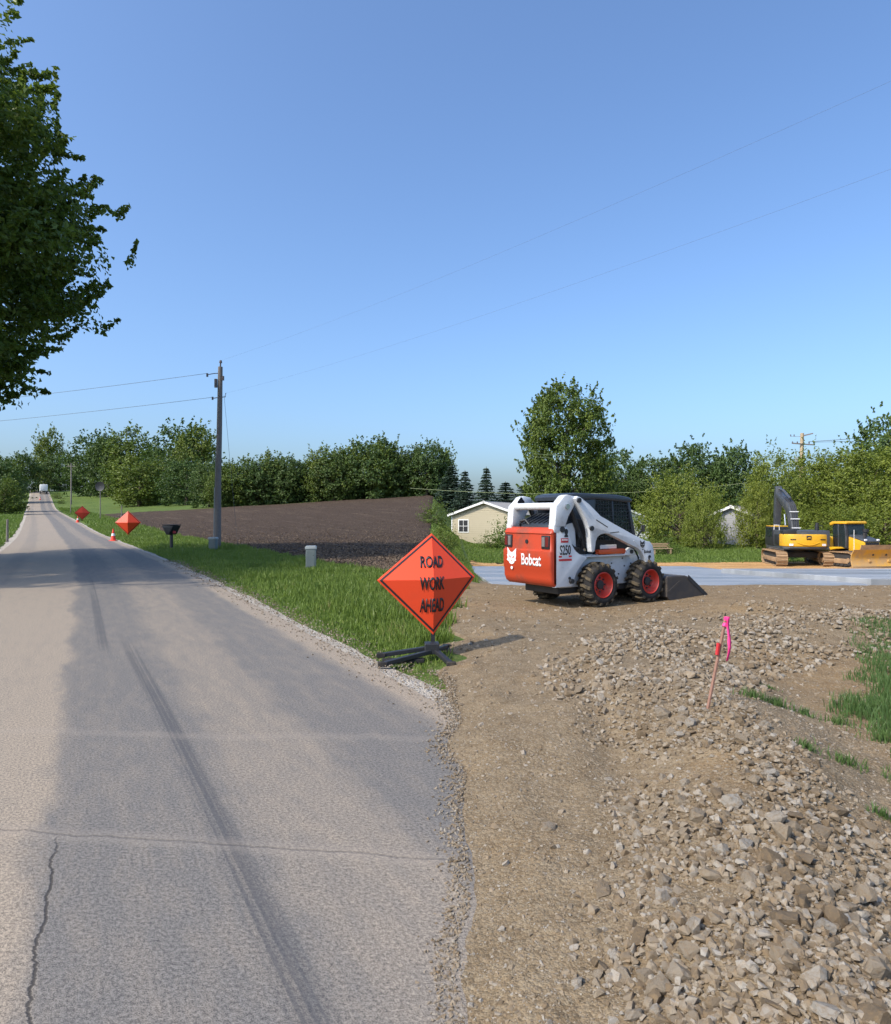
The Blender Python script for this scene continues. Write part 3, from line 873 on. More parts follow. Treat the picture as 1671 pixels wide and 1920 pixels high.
def make_tree(name, seed, prof, H, z0, nclump, nleaf, leaf, rc, mat, r0=.25, shift=(0, 0), limbs=18, **kw):
    """crown from z0 up; H is the crown's height"""
    root = empty(name)
    C, P, Nn, tint, r = crown_points(seed, prof, H, nclump, nleaf, rc, **kw)
    up = np.array([shift[0], shift[1], z0])
    V, F, T = leaves(P + up, Nn, leaf * r.uniform(.65, 1.35, len(P)), tint, r)
    link('crown', raw_mesh('crown', V, F, False, {'tint': T}), mat, root)
    bm = trunk_mesh(NB(), z0, C + up, r0, r, limbs, lean=shift)
    obj('trunk', bm, MAT_BARK, root, True)
    return root

def put(root, x, y, sc=1.0, rz=0.0, sx=None, label='', group=None, cat='tree', first=[set()], dz=-.1):
    o = root if id(root) not in first[0] else copy_tree(root)
    first[0].add(id(root))
    o.location = (x, y, float(ground(x, y)) + dz)
    o.rotation_euler = (0, 0, rz)
    o.scale = (sx or sc, sx or sc, sc)
    tag(o, label, cat, group)
    return o

# kinds ---------------------------------------------------------------
T_MAPLE = make_tree('maple_tree', 3, [(0, .8), (.12, 2.6), (.25, 4.2), (.42, 5.9), (.6, 5.3), (.75, 3.9), (.9, 2.2), (1, .5)], 15.6, 2.3, 310, 480, .19, 1.0, MAT_L_MAPLE, .38, lobes=.20, inner=.35, shoots=.9, limbs=60)
T_ELM = make_tree('elm_tree', 5, [(0, 3.6), (.15, 5.6), (.3, 5.2), (.45, 4.6), (.7, 4.9), (.88, 3.9), (1, 1.0)], 15.5, .8, 360, 140, .32, .95, MAT_L_MID, .4, lobes=.28, inner=.5, limbs=40, shoots=.7)
T_ROUND = make_tree('broadleaf_tree', 8, [(0, 1.6), (.2, 3.6), (.5, 4.4), (.8, 3.3), (1, .8)], 8.5, 1.2, 180, 90, .32, 1.0, MAT_L_DARK, .3, lobes=.35, inner=.5, shoots=.6)
T_LOOSE = make_tree('broadleaf_tree', 13, [(0, 2.6), (.2, 3.5), (.45, 3.3), (.7, 2.6), (.9, 1.5), (1, .4)], 8.0, .4, 190, 75, .22, .75, MAT_L_LIGHT, .2, lobes=.4, inner=.45, shoots=1.1)
T_BUSH = make_tree('broadleaf_shrub', 21, [(0, 3.0), (.2, 3.9), (.5, 3.7), (.8, 2.3), (1, .6)], 5.2, .15, 210, 75, .19, .65, MAT_L_LIGHT, .12, lobes=.3, inner=.5, shoots=1.0, limbs=60)
T_FAR1 = make_tree('broadleaf_tree', 31, [(0, 2.4), (.2, 3.6), (.5, 4.2), (.8, 3.2), (1, .9)], 9.5, .3, 130, 60, .42, 1.15, MAT_L_DARK, .3, lobes=.4, inner=.45, shoots=.9)
T_FAR2 = make_tree('broadleaf_tree', 37, [(0, 2.2), (.3, 3.4), (.6, 3.2), (.85, 2.2), (1, .6)], 10.5, .3, 120, 60, .42, 1.15, MAT_L_MID, .3, lobes=.45, inner=.45, shoots=.9)

def make_spruce(seed, H, R, leafn):
    r = np.random.default_rng(seed); root = empty('spruce_tree')
    Ps, Ns = [], []
    bm = tube(NB(), [(0, 0, 0), (0, 0, H * .5), (0, 0, H)], [.22, .13, .02], 8)
    z = .5
    while z < H - .15:
        f = 1 - z / H; L = R * (f ** .85) * r.uniform(.85, 1.1) + .12
        nb = int(6 + 6 * f)
        for k in range(nb):
            a = 2 * np.pi * (k + r.random() * .7) / nb; l = L * r.uniform(.7, 1.12)
            m = int(leafn * l / R) + 6
            s_ = r.random(m) ** .7
            x = s_ * l; droop = -.28 * x + .10 * x * s_
            side = r.normal(0, 1, m) * (.10 + .16 * x * (1 - s_ * .5))
            P = np.stack([np.cos(a) * x - np.sin(a) * side, np.sin(a) * x + np.cos(a) * side, z + droop + r.normal(0, .06, m) - np.abs(side) * .25], -1)
            Ps.append(P); Ns.append(np.tile([np.cos(a) * .3, np.sin(a) * .3, .9], (m, 1)))
            tube(bm, [(0, 0, z), (math.cos(a) * l * .9, math.sin(a) * l * .9, z - .22 * l)], [.03, .008], 4)
        z += .32 + .12 * r.random()
    P = np.concatenate(Ps); N = np.concatenate(Ns)
    V, F, T = leaves(P, N, r.uniform(.22, .50, len(P)), r.random(len(P)), r, .38)
    link('crown', raw_mesh('crown', V, F, False, {'tint': T}), MAT_L_SPRUCE, root)
    obj('trunk', bm, MAT_BARK, root)
    return root
T_SPRUCE = make_spruce(4, 9.0, 2.4, 60)

# left of the road: the maple whose crown hangs into the picture, and an unseen one added to shade the road and verge
put(T_MAPLE, -18.9, 22.0, 1.15, .4, label='tall maple leaning in from the left edge, its crown dark below', cat='tree')
T_SHADE = make_tree('maple_tree', 77, [(0, 3.2), (.2, 4.6), (.5, 4.8), (.8, 3.4), (1, .8)], 6.5, 6.2, 120, 130, .28, 1.2, MAT_L_MAPLE, .3, lobes=.35, inner=.3, shoots=.9)
put(T_SHADE, -17.5, 14.2, 1.0, 2.0, label='unseen maple added out of view on the left to shade the road')

# across the field and along the climbing road
L = [  # kind, px, d, scale, width, label
 (T_FAR1, 335, 190, 1.95, 2.0, 'tallest round tree of the clump left of the utility pole'),
 (T_FAR2, 372, 185, 1.75, 1.6, 'broad tree just left of the utility pole behind the field'),
 (T_FAR2, 240, 200, 1.85, 2.0, 'broad tree above the near orange diamond sign'),
 (T_FAR1, 172, 215, 1.9, 1.9, 'tree beside the road crest at the left of the clump'),
 (T_FAR1, 205, 205, 1.75, 1.6, 'dark tree behind the round dish on a post'),
 (T_FAR2, 262, 150, 1.0, 1.6, 'low bushy tree in front of the clump at the field corner'),
 (T_FAR1, 300, 160, 1.05, 1.5, 'low dark tree at the far left field corner'),
 (T_FAR1, 350, 140, .90, 1.25, 'bushy tree left of the utility pole at the field edge'),
 (T_FAR2, 90, 262, 2.2, 1.55, 'narrow tall tree standing over the road crest'),
 (T_FAR1, 112, 255, 1.3, 1.6, 'dark tree right of the road crest behind the white truck'),
 (T_FAR1, 38, 240, 1.35, 1.6, 'dark tree left of the road crest'),
 (T_FAR2, 5, 180, 1.15, 1.4, 'tree at the left edge of the picture along the road'),
 (T_FAR2, 8, 112, .55, .8, 'rounded small tree on the left roadside bank'),
 (T_FAR1, -12, 130, 1.0, 1.2, 'tree cut by the left edge of the picture on the bank'),
]
for t, px, d, s_, sx, lab in L:
    put(t, (px - 835.5) * d / 1280, d, s_, random.uniform(0, 6.28), sx, lab, 'trees along the far road')
HEDGE = [(392, .90, T_FAR1), (418, .80, T_FAR2), (440, .92, T_FAR1), (462, .98, T_FAR2), (486, .96, T_FAR1), (510, .98, T_FAR2), (533, 1.0, T_FAR1), (556, .98, T_FAR2), (580, 1.04, T_FAR1), (602, 1.0, T_FAR2), (626, .98, T_FAR1), (648, .94, T_FAR2), (672, 1.0, T_FAR2), (696, 1.14, T_FAR1), (722, 1.12, T_FAR2), (748, 1.08, T_FAR1), (774, 1.08, T_FAR2), (800, 1.06, T_FAR1), (826, 1.0, T_FAR2)]
names = ['first', 'second', 'third', 'fourth', 'fifth', 'sixth', 'seventh', 'eighth', 'ninth', 'tenth', 'eleventh', 'twelfth', 'thirteenth', 'fourteenth', 'fifteenth', 'sixteenth', 'seventeenth', 'eighteenth', 'nineteenth']
for i, (px, s_, t) in enumerate(HEDGE):
    d = 116 + random.uniform(-1.5, 3)
    v_ = random.uniform(.80, 1.12)
    put(t, (px - 835.5) * d / 1280, d, s_ * .84 * v_, random.uniform(0, 6.28), s_ * random.uniform(.68, 1.0), 'tree behind the ploughed field, %s of the row counted from the utility pole' % names[i], 'tree row behind the ploughed field')
# the right half: garden trees behind the site
put(T_ELM, 13.4, 76, 1.04, .7, .90, label='tall broad elm rising behind the skid steer loader')
Rr = [
 (T_SPRUCE, 912, 92, .96, 1.15, 'pointed spruce standing behind the pale house'),
 (T_SPRUCE, 872, 96, .9, 1.3, 'spruce left of the pointed one, above the pale roof'),
 (T_SPRUCE, 948, 100, .75, 1.9, 'low wide conifer right of the pale house roof'),
 (T_SPRUCE, 985, 98, .7, 2.1, 'wide conifer half hidden by the tall elm'),
 (T_SPRUCE, 846, 104, .84, 1.6, 'conifer at the end of the field tree row'),
 (T_SPRUCE, 1184, 110, 1.02, .9, 'thin conifer tip right of the tall elm'),
 (T_ROUND, 1160, 105, 1.12, 1.0, 'dark tree close behind the tall elm on its right'),
 (T_ROUND, 1130, 90, .82, .9, 'dark tree low behind the loader cab'),
 (T_ROUND, 1235, 88, .92, .95, 'dark rounded tree between the elm and the large garden trees'),
 (T_ROUND, 1300, 86, 1.08, 1.0, 'large dark garden tree behind the light green shrub'),
 (T_ROUND, 1378, 82, 1.02, .85, 'dark round-headed tree left of the wooden power pole'),
 (T_BUSH, 1275, 61, 1.13, .95, 'large light green shrub right of the loader cab'),
 (T_BUSH, 1318, 55.5, .80, .42, 'shrub leaning against the grey garage'),
 (T_LOOSE, 1448, 58, .92, .75, 'yellowish tree behind the excavator boom'),
 (T_LOOSE, 1420, 55, .62, .40, 'dark shrub at the corner of the grey garage'),
 (T_SPRUCE, 1500, 74, .95, 1.0, 'dark conifer behind the wooden power pole'),
 (T_LOOSE, 1520, 62, .95, .9, 'green tree behind the excavator house'),
 (T_LOOSE, 1575, 60, .93, 1.0, 'green tree between the excavator and the bulldozer'),
 (T_LOOSE, 1632, 57, .96, 1.05, 'leafy tree behind the bulldozer cab'),
 (T_ROUND, 1668, 66, 1.18, .9, 'dark tree at the right edge above the bulldozer'),
 (T_LOOSE, 1690, 54, .90, 1.0, 'leafy tree cut by the right edge of the picture'),
 (T_BUSH, 1560, 53, .62, .85, 'low dark shrub behind the bulldozer tracks'),
 (T_BUSH, 1660, 51, .66, .95, 'low shrub behind the bulldozer blade'),
 (T_BUSH, 1492, 55, .6, .8, 'low shrub right behind the excavator tracks'),
]
for t, px, d, s_, sx, lab in Rr:
    cat = 'shrub' if t is T_BUSH else 'tree'
    put(t, (px - 835.5) * d / 1280, d, s_, random.uniform(0, 6.28), sx, lab, 'garden trees and shrubs behind the site', cat)
# scraggly bush at the corner of the pale house
T_SCRUB = make_tree('scrub_bush', 55, [(0, .9), (.3, 1.3), (.7, .8), (1, .3)], 2.3, .1, 60, 28, .15, .28, MAT_L_MID, .05, lobes=.6, inner=.3, shoots=.9, limbs=30)
put(T_SCRUB, 5.2, 56, 1.0, 0, None, 'scraggly bush growing in front of the pale house wall', None, 'shrub')
put(T_SCRUB, 3.7, 57, .5, 2, .8, 'thin weedy stems at the foot of the pale house wall', None, 'shrub')
put(T_SCRUB, 17.0, 52.5, .55, 4, .9, 'small weedy bush beside the wooden bench', None, 'shrub')
put(T_SCRUB, -.1, 40, .55, 1, .6, 'weedy bush on the bank between the field and the site', None, 'shrub')
put(T_SCRUB, -.8, 62, .9, 5, 1.0, 'taller weedy bush at the end of the field bank', None, 'shrub')
# ------------------------------------------------------------------ shared machine materials
MAT_WHITE = paint('white_machine_paint', (.60, .62, .64), .38, .42, (.33, .28, .21), 2.8)
MAT_RED = paint('red_orange_paint', (.46, .05, .017), .45, .65, (.13, .055, .035), 2.4, lo=.47, hi=.72)
MAT_RIM = paint('red_rim_paint', (.50, .04, .026), .5, .55, (.19, .12, .08), 7)
MAT_ORANGE = paint('orange_bar_paint', (.62, .09, .02), .45, .2, scale=5)
MAT_BLACK = plain('black_metal', (.018, .019, .022), .5, 0, .3)
MAT_CAB = plain('dark_cab_paint', (.030, .037, .048), .38, 0, .2)
MAT_INNER = plain('grimy_inner_metal', (.035, .033, .032), .75, 0, .5, 5)
MAT_RUBBER = paint('dusty_rubber', (.024, .023, .023), .85, .6, (.12, .10, .075), 7, spec=.2, lo=.5, hi=.75)
MAT_TREAD = paint('muddy_tread', (.040, .036, .030), .9, .75, (.150, .118, .075), 9, spec=.15, lo=.38, hi=.62)
MAT_STEEL = paint('worn_bucket_steel', (.075, .065, .058), .62, .6, (.155, .120, .085), 4, metal=.3, lo=.42, hi=.7)
MAT_CHROME = plain('bare_steel', (.55, .55, .56), .25, 1.0, .1)
MAT_DECALK = plain('black_decal', (.012, .012, .014), .5)
MAT_DECALW = plain('white_decal', (.74, .74, .74), .5)
MAT_DECALR = plain('red_decal', (.50, .03, .035), .5)
MAT_LENS = plain('tail_lens', (.16, .15, .15), .25)
MAT_LENSR = plain('red_lens', (.12, .012, .012), .25)
MAT_YELLOW = paint('yellow_machine_paint', (.66, .36, .014), .42, .5, (.34, .22, .09), 2.0)
MAT_YELLOWD = paint('muddy_yellow_paint', (.60, .32, .03), .55, .9, (.40, .26, .13), 1.3, lo=.36, hi=.62)
MAT_TRACK = paint('dusty_track_steel', (.26, .165, .09), .8, .8, (.42, .28, .155), 3, lo=.35, hi=.65)
MAT_GREYM = paint('grey_boom_paint', (.055, .061, .071), .42, .3, (.20, .18, .15), 2)
def m_glass(name, col=(.05, .07, .075), rough=.03, tr=.65):
    M = Mat(name); M.fin(col, rough, 0, .8)
    t = M.node('ShaderNodeBsdfTransparent'); t.inputs[0].default_value = (.55, .62, .62, 1)
    mx = M.node('ShaderNodeMixShader'); mx.inputs[0].default_value = tr
    M.nt.links.new(M.b.outputs[0], mx.inputs[1]); M.nt.links.new(t.outputs[0], mx.inputs[2]); M.nt.links.new(mx.outputs[0], M.out.inputs[0])
    return M.m
MAT_GLASS = m_glass('tinted_glass')
MAT_WOOD = plain('weathered_wood', (.30, .21, .12), .85, 0, .35, 20)

CAT = [(-.46, .10), (-.40, .22), (-.44, .62), (-.30, .50), (-.17, .34), (0, .30), (.15, .32), (.30, .44), (.50, .58), (.44, .24), (.47, .06), (.40, -.12), (.47, -.24), (.33, -.27), (.22, -.42), (.0, -.50), (-.18, -.44), (-.30, -.30), (-.50, -.22), (-.40, -.08)]
CAT_MARKS = [[(-.26, .10), (-.06, .0), (-.06, -.08), (-.22, -.02)], [(.10, -.02), (.30, .08), (.26, -.04), (.10, -.10)], [(-.04, -.24), (.10, -.24), (.03, -.34)]]
def emblem(parent, o, ex, ey, size, m_face, m_mark):
    bm = flat_poly(NB(), [(x * size, y * size) for x, y in CAT], .004)
    e = obj('emblem', place(bm, o, ex, ey), m_face, parent)
    nz = Vector(ex).cross(Vector(ey)).normalized() * .002
    for mk in CAT_MARKS:
        bm = flat_poly(NB(), [(x * size, y * size) for x, y in mk], .004)
        obj('emblem_mark', place(bm, Vector(o) + nz, ex, ey), m_mark, e)
    bm = flat_poly(NB(), [(size * (.02 + .11 * math.cos(a)), size * (-.72 + .11 * math.sin(a))) for a in np.linspace(0, 6.28, 10)[:-1]], .004)
    obj('emblem_dot', place(bm, o, ex, ey), m_face, e)
    return e

# ------------------------------------------------------------------ skid steer loader
LX, LY = 2.72, 12.675
loader = empty('skid_steer_loader', (LX, LY, float(pad_h(LX, LY)) - .0), rad(33))
tag(loader, 'white skid steer loader with red-orange tailgate and lowered bucket', 'skid steer')
W = .63
# chassis and dark innards
bm = NB(); prism(bm, [(-1.42, .40), (-1.42, .92), (-.70, .90), (.76, .85), (.86, .69), (.78, .42), (.42, .34), (-1.2, .34)], -.46, .46, 'y', .015)
ch = obj('chassis', bm, MAT_WHITE, loader, True)
for i, (x, z) in enumerate([(.02, .72), (.35, .66), (.20, .52), (-.05, .55), (.52, .70), (.3, .8)]):
    bm = cyl(NB(), (x, -.458, z), (x, -.472, z), .013, n=8); obj('bolt', bm, MAT_BLACK, ch)
bm = NB(); box(bm, (-.25, -.50, .868), (1.35, .14, .03), bevel=.006); obj('footplate', bm, MAT_WHITE, ch)
bm = NB(); prism(bm, [(-1.40, .80), (-1.40, 1.34), (-.95, 1.55), (-.62, 1.5), (-.55, .85)], -.42, .42, 'y', .01); obj('engine_bay', bm, MAT_INNER, loader)
bm = NB(); box(bm, (-.3, 0, .30), (1.9, .86, .14), bevel=.02); obj('belly_pan', bm, MAT_INNER, loader)
bm = NB(); prism(bm, [(-1.18, 1.0), (-1.12, 1.42), (-.92, 1.46), (-.88, .98), (-1.0, .90)], -.50, -.47, 'y'); pl_ = obj('inner_plate', bm, MAT_WHITE, loader)
for k in range(3):
    bm = tube(NB(), [(-1.12 + .05 * k, -.55, 1.16 - .06 * k), (-1.03 + .05 * k, -.56, 1.03), (-.93 + .05 * k, -.56, .99), (-.86 + .03 * k, -.55, 1.20), (-.90, -.52, 1.50)], .018, 8); obj('hose', bm, MAT_BLACK, loader, True)
for s in (-1, 1):
    bm = cyl(NB(), (-1.06, s * .52, 1.74), (-.72, s * .52, 1.02), .045, n=12); c_ = obj('lift_cylinder', bm, MAT_BLACK, loader, True)
    bm = cyl(NB(), (-.80, s * .52, 1.18), (-.70, s * .52, .97), .028, n=10); obj('rod', bm, MAT_CHROME, c_, True)
# tailgate
bm = NB(); prism(bm, [(-1.462, 1.378), (-1.48, 1.375), (-1.535, 1.345), (-1.57, 1.29), (-1.575, 1.275), (-1.555, 1.26), (-1.565, 1.00), (-1.605, .975), (-1.60, .67), (-1.582, .645), (-1.578, .52), (-1.54, .43), (-1.48, .385), (-1.462, .38)], -W - .005, W + .005, 'y', .045, 3)
tg = obj('tailgate', bm, MAT_RED, loader, True, 40)
for s in (-1, 1):
    bm = NB(); box(bm, (-1.560, s * .495, 1.13), (.05, .20, .225), bevel=.012); lt = obj('tail_light', bm, MAT_BLACK, tg, True)
    bm = NB(); box(bm, (-1.588, s * .455, 1.135), (.014, .075, .165), bevel=.006); obj('lens', bm, MAT_LENS, lt)
    bm = NB(); box(bm, (-1.588, s * .545, 1.135), (.014, .075, .165), bevel=.006); obj('red_lens', bm, MAT_LENSR, lt)
bm = cyl(NB(), (-1.55, 0.0, 1.13), (-1.575, 0.0, 1.13), .036, n=16); obj('latch', bm, MAT_BLACK, tg, True)
bm = text_mesh('Bobcat', .205, .66, .005, .02); obj('logo_text', place(bm, (-1.604, -.16, .82), (0, -1, 0), (0, 0, 1)), MAT_DECALW, tg)
emblem(tg, (-1.604, .37, .85), (0, -1, 0), (0, 0, 1), .27, MAT_DECALW, MAT_RED)
# side panels with the model number
PAN = [(-1.46, 1.40), (-1.21, 1.40), (-1.15, 1.25), (-1.09, 1.08), (-1.02, .985), (-.92, .92), (-.77, .87), (-.74, .84), (-.80, .80), (-.90, .71), (-.99, .60), (-1.04, .50), (-1.08, .40), (-1.12, .375), (-1.47, .375)]
for s in (-1, 1):
    bm = NB(); prism(bm, PAN, s * W, s * (W - .10), 'y', .018)
    sp = obj('side_panel', bm, MAT_WHITE, loader, True)
    if s < 0:
        y = -W - .002
        bm = text_mesh('S250', .165, .56, .004, .012); obj('model_text', place(bm, (-1.255, y, 1.0), (1, 0, 0), (0, 0, 1)), MAT_DECALK, sp)
        for (x0, x1, z0, z1) in [(-1.40, -1.335, .875, .905), (-1.175, -1.11, .875, .905), (-1.40, -1.11, .815, .85)]:
            bm = NB(); box(bm, ((x0 + x1) / 2, y, (z0 + z1) / 2), (x1 - x0, .005, z1 - z0)); obj('red_stripe', bm, MAT_DECALR, sp)
        bm = NB(); box(bm, (-1.27, y, 1.16), (.165, .005, .075)); dl = obj('red_label', bm, MAT_DECALR, sp)
        for q_ in range(5):
            bm = NB(); box(bm, (-1.325 + q_ * .027, y - .003, 1.17), (.017, .004, .028)); obj('label_mark', bm, MAT_DECALW, dl)
        bm = flat_poly(NB(), [(.05 * math.cos(a) * .8, .05 * math.sin(a)) for a in np.linspace(0, 6.28, 14)[:-1]], .004); obj('round_decal', place(bm, (-1.235, y, 1.305), (1, 0, 0), (0, 0, 1)), MAT_DECALK, sp)
        bm = flat_poly(NB(), [(-.045, 0), (.045, 0), (.03, .045), (-.03, .045)], .004); obj('round_decal', place(bm, (-1.235, y, 1.215), (1, 0, 0), (0, 0, 1)), MAT_DECALK, sp)
        bm = cyl(NB(), (-1.325, -W + .01, 1.345), (-1.325, -W - .02, 1.345), .05, n=16); obj('pin_cap', bm, MAT_BLACK, sp, True)
        bm = cyl(NB(), (-1.13, -W + .01, .47), (-1.13, -W - .05, .47), .042, n=14); obj('pin_cap', bm, MAT_BLACK, sp, True)
        bm = cyl(NB(), (-1.165, -W + .01, .525), (-1.165, -W - .02, .525), .022, n=12); obj('pin_cap', bm, MAT_BLACK, sp, True)
# uprights, cross tube
UPR = [(-1.50, 1.39), (-1.47, 1.74), (-1.40, 1.80), (-1.29, 1.91), (-1.22, 1.93), (-1.06, 1.905), (-1.02, 1.82), (-1.06, 1.74), (-1.19, 1.56), (-1.265, 1.39)]
for s in (-1, 1):
    bm = NB(); prism(bm, UPR, s * (W + .02), s * (W - .15), 'y', .025, 2); up_ = obj('upright', bm, MAT_WHITE, loader, True)
    for (x, z, r) in [(-1.24, 1.73, .045), (-1.03, 1.83, .04)]:
        bm = cyl(NB(), (x, s * (W - .1), z), (x, s * (W + .055), z), r, n=16); obj('pivot_pin', bm, MAT_CHROME if x < -1.1 else MAT_BLACK, up_, True)
    bm = NB(); box(bm, (-1.45, s * (W - .06), 1.36), (.13, .14, .14), bevel=.015); obj('upright_foot', bm, MAT_WHITE, up_, True)
bm = cyl(NB(), (-1.40, -W + .1, 1.735), (-1.40, W - .1, 1.735), .062, n=20); obj('cross_tube', bm, MAT_WHITE, loader, True)
bm = flat_poly(NB(), [(-.075, -.07), (.075, -.07), (.08, 0), (0, .09), (-.08, .0)], .004); obj('warning_decal', place(bm, (-1.30, W - .152, 1.83), (1, 0, 0), (0, 0, 1)), MAT_DECALK, loader)
# engine cover with louvres
bm = NB(); prism(bm, [(-1.47, 1.36), (-1.45, 1.42), (-.98, 1.62), (-.90, 1.60), (-.90, 1.36)], -.46, .46, 'y', .02); ec = obj('engine_cover', bm, MAT_CAB, loader, True)
for k in range(7):
    bm = NB(); bar(bm, (-1.40, -.36 + k * .12, 1.452), (-1.03, -.36 + k * .12, 1.609), .035, .016); obj('louvre', bm, MAT_BLACK, ec)
bm = tube(NB(), [(-1.47, .30, 1.40), (-1.47, .28, 1.48), (-1.44, .18, 1.50), (-1.42, .10, 1.42)], .028, 10); obj('hose', bm, MAT_BLACK, loader, True)
# lift arms
ARM = [(-1.10, 1.86), (-1.05, 1.905), (-.98, 1.89), (-.77, 1.77), (-.62, 1.66), (-.50, 1.57), (-.35, 1.51), (-.19, 1.44), (.31, 1.24), (.66, 1.115), (.76, 1.10), (.83, 1.03), (.86, .93), (.88, .80), (.875, .67), (.64, .68), (.63, .74), (.60, .82), (.53, .92), (.44, .98), (-.15, 1.20), (-.30, 1.255), (-.40, 1.265), (-.50, 1.25), (-.58, 1.205), (-.62, 1.13), (-.635, 1.03), (-.65, .965), (-.69, .945), (-.725, .96), (-.745, 1.07), (-.765, 1.29), (-.80, 1.40), (-.86, 1.52), (-.97, 1.68), (-1.04, 1.77)]
for s in (-1, 1):
    bm = NB(); prism(bm, ARM, s * (W + .085), s * (W - .03), 'y', .016, 2); arm = obj('lift_arm', bm, MAT_WHITE, loader, True)
    for (x, z, r) in [(-1.03, 1.835, .042), (-.735, 1.36, .042)]:
        bm = cyl(NB(), (x, s * W, z), (x, s * (W + .115), z), r, n=16); obj('pivot_pin', bm, MAT_BLACK, arm, True)
    for (a, b) in [((-.62, 1.505), (-.34, 1.375)), ((-.28, 1.275), (-.06, 1.29)), ((.32, 1.13), (.50, .99))]:
        bm = NB(); bar(bm, (a[0], s * (W + .085), a[1]), (b[0], s * (W + .085), b[1]), .012, .014); obj('weld_seam', bm, MAT_INNER if a[0] < 0 else MAT_WHITE, arm)
    if s < 0:
        y = -W - .087
        emblem(arm, (.545, y, 1.055), (1, 0, 0), (-.1, 0, 1), .125, MAT_DECALK, MAT_WHITE)
        bm = text_mesh('Bobcat', .062, .78, .004, .012); obj('logo_text', place(bm, (.685, y, .925), (1, 0, 0), (0, 0, 1)), MAT_DECALK, arm)
        bm = flat_poly(NB(), [(-.03, -.04), (.0, -.045), (.0, -.01), (.04, .0), (.015, .04), (-.03, .035), (-.045, 0)], .004); obj('small_decal', place(bm, (.74, y, .815), (1, 0, 0), (0, 0, 1)), MAT_DECALK, arm)
bm = tube(NB(), [(.38, -.55, .98), (.54, -.56, .93), (.62, -.56, .80), (.60, -.56, .68), (.54, -.55, .60)], .016, 8); obj('hose', bm, MAT_BLACK, loader, True)
bm = NB(); prism(bm, [(.20, .86), (.52, .86), (.44, .97), (.36, 1.0), (.28, .95)], -.60, -.52, 'y', .01); br = obj('arm_bracket', bm, MAT_WHITE, loader, True)
bm = cyl(NB(), (.38, -.52, .925), (.38, -.625, .925), .035, n=14); obj('pivot_pin', bm, MAT_BLACK, br, True)
bm = NB(); box(bm, (-.08, -.54, .935), (.68, .10, .085), bevel=.02); obj('support_bar', bm, MAT_ORANGE, loader, True)
bm = NB(); box(bm, (-.10, -.50, 1.02), (.40, .03, .07), bevel=.006); obj('data_plate', bm, MAT_DECALW, loader)
# cab
cabm = MAT_CAB; CW = .42
bm = NB(); prism(bm, [(-1.02, 1.84), (-1.03, 1.90), (-.98, 1.945), (-.80, 1.975), (.22, 1.955), (.52, 1.915), (.595, 1.875), (.60, 1.83), (.50, 1.815), (-.30, 1.865)], -CW - .02, CW + .02, 'y', .03, 3); cab = obj('cab', bm, cabm, loader, True)
for s in (-1, 1):
    y = s * (CW - .03)
    bm = NB(); prism(bm, [(-1.0, 1.0), (-1.0, 1.86), (-.30, 1.875), (-.34, 1.62), (-.36, 1.0)], y - .02, y + .02, 'y', .01); obj('rear_side_wall', bm, cabm, cab, True)
    bm = NB(); bar(bm, (.50, y, 1.86), (.68, y, 1.18), .075, .06, .012); obj('front_post', bm, cabm, cab, True)
    bm = NB(); bar(bm, (.10, y, 1.87), (.16, y, 1.0), .045, .03, .006); obj('window_post', bm, cabm, cab, True)
    bm = NB(); prism(bm, [(-.36, .86), (-.36, 1.15), (.66, 1.12), (.70, .86)], y - .018, y + .018, 'y'); obj('lower_side_wall', bm, MAT_INNER, cab)
    bm = NB(); prism(bm, [(-.34, 1.1), (-.32, 1.86), (.50, 1.85), (.66, 1.1)], y - .004, y + .004, 'y'); gl = obj('side_window', bm, MAT_GLASS, cab)
    bm = NB()
    for k in range(15):
        x = -.33 + k * .066
        t_ = np.clip((x - .48) / .18, 0, 1)
        bar(bm, (x, y + s * .018, 1.10), (x, y + s * .018, 1.855 - .70 * t_), .009)
    for k in range(12):
        z = 1.12 + k * .066
        bar(bm, (-.34, y + s * .018, z), (.64 - (z - 1.1) * .20, y + s * .018, z), .009)
    obj('window_guard', bm, MAT_BLACK, gl)
bm = NB(); box(bm, (.53, 0, 1.83), (.06, .76, .06), bevel=.01); obj('header_bar', bm, cabm, cab, True)
bm = NB(); prism(bm, [(.555, 1.84), (.735, 1.0), (.745, 1.0), (.565, 1.84)], -.38, .38, 'y'); obj('windscreen', bm, MAT_GLASS, cab)
bm = NB(); box(bm, (-.10, 0, 1.12), (.42, .46, .10), bevel=.03); box(bm, (-.28, 0, 1.36), (.10, .44, .46), rot=(0, -.15, 0), bevel=.04); obj('seat', bm, MAT_BLACK, cab, True)
for s in (-1, 1):
    bm = tube(NB(), [(.30, s * .25, 1.0), (.34, s * .25, 1.22), (.28, s * .24, 1.34)], .018, 8); obj('control_lever', bm, MAT_BLACK, cab, True)
bm = NB(); bar(bm, (.70, -.40, 1.10), (.84, -.44, 1.30), .02); box(bm, (.86, -.46, 1.34), (.03, .07, .13), bevel=.01); obj('mirror', bm, MAT_BLACK, cab)
bm = NB(); box(bm, (.72, .33, 1.08), (.07, .10, .09), bevel=.02); obj('work_light', bm, MAT_DECALW, cab, True)
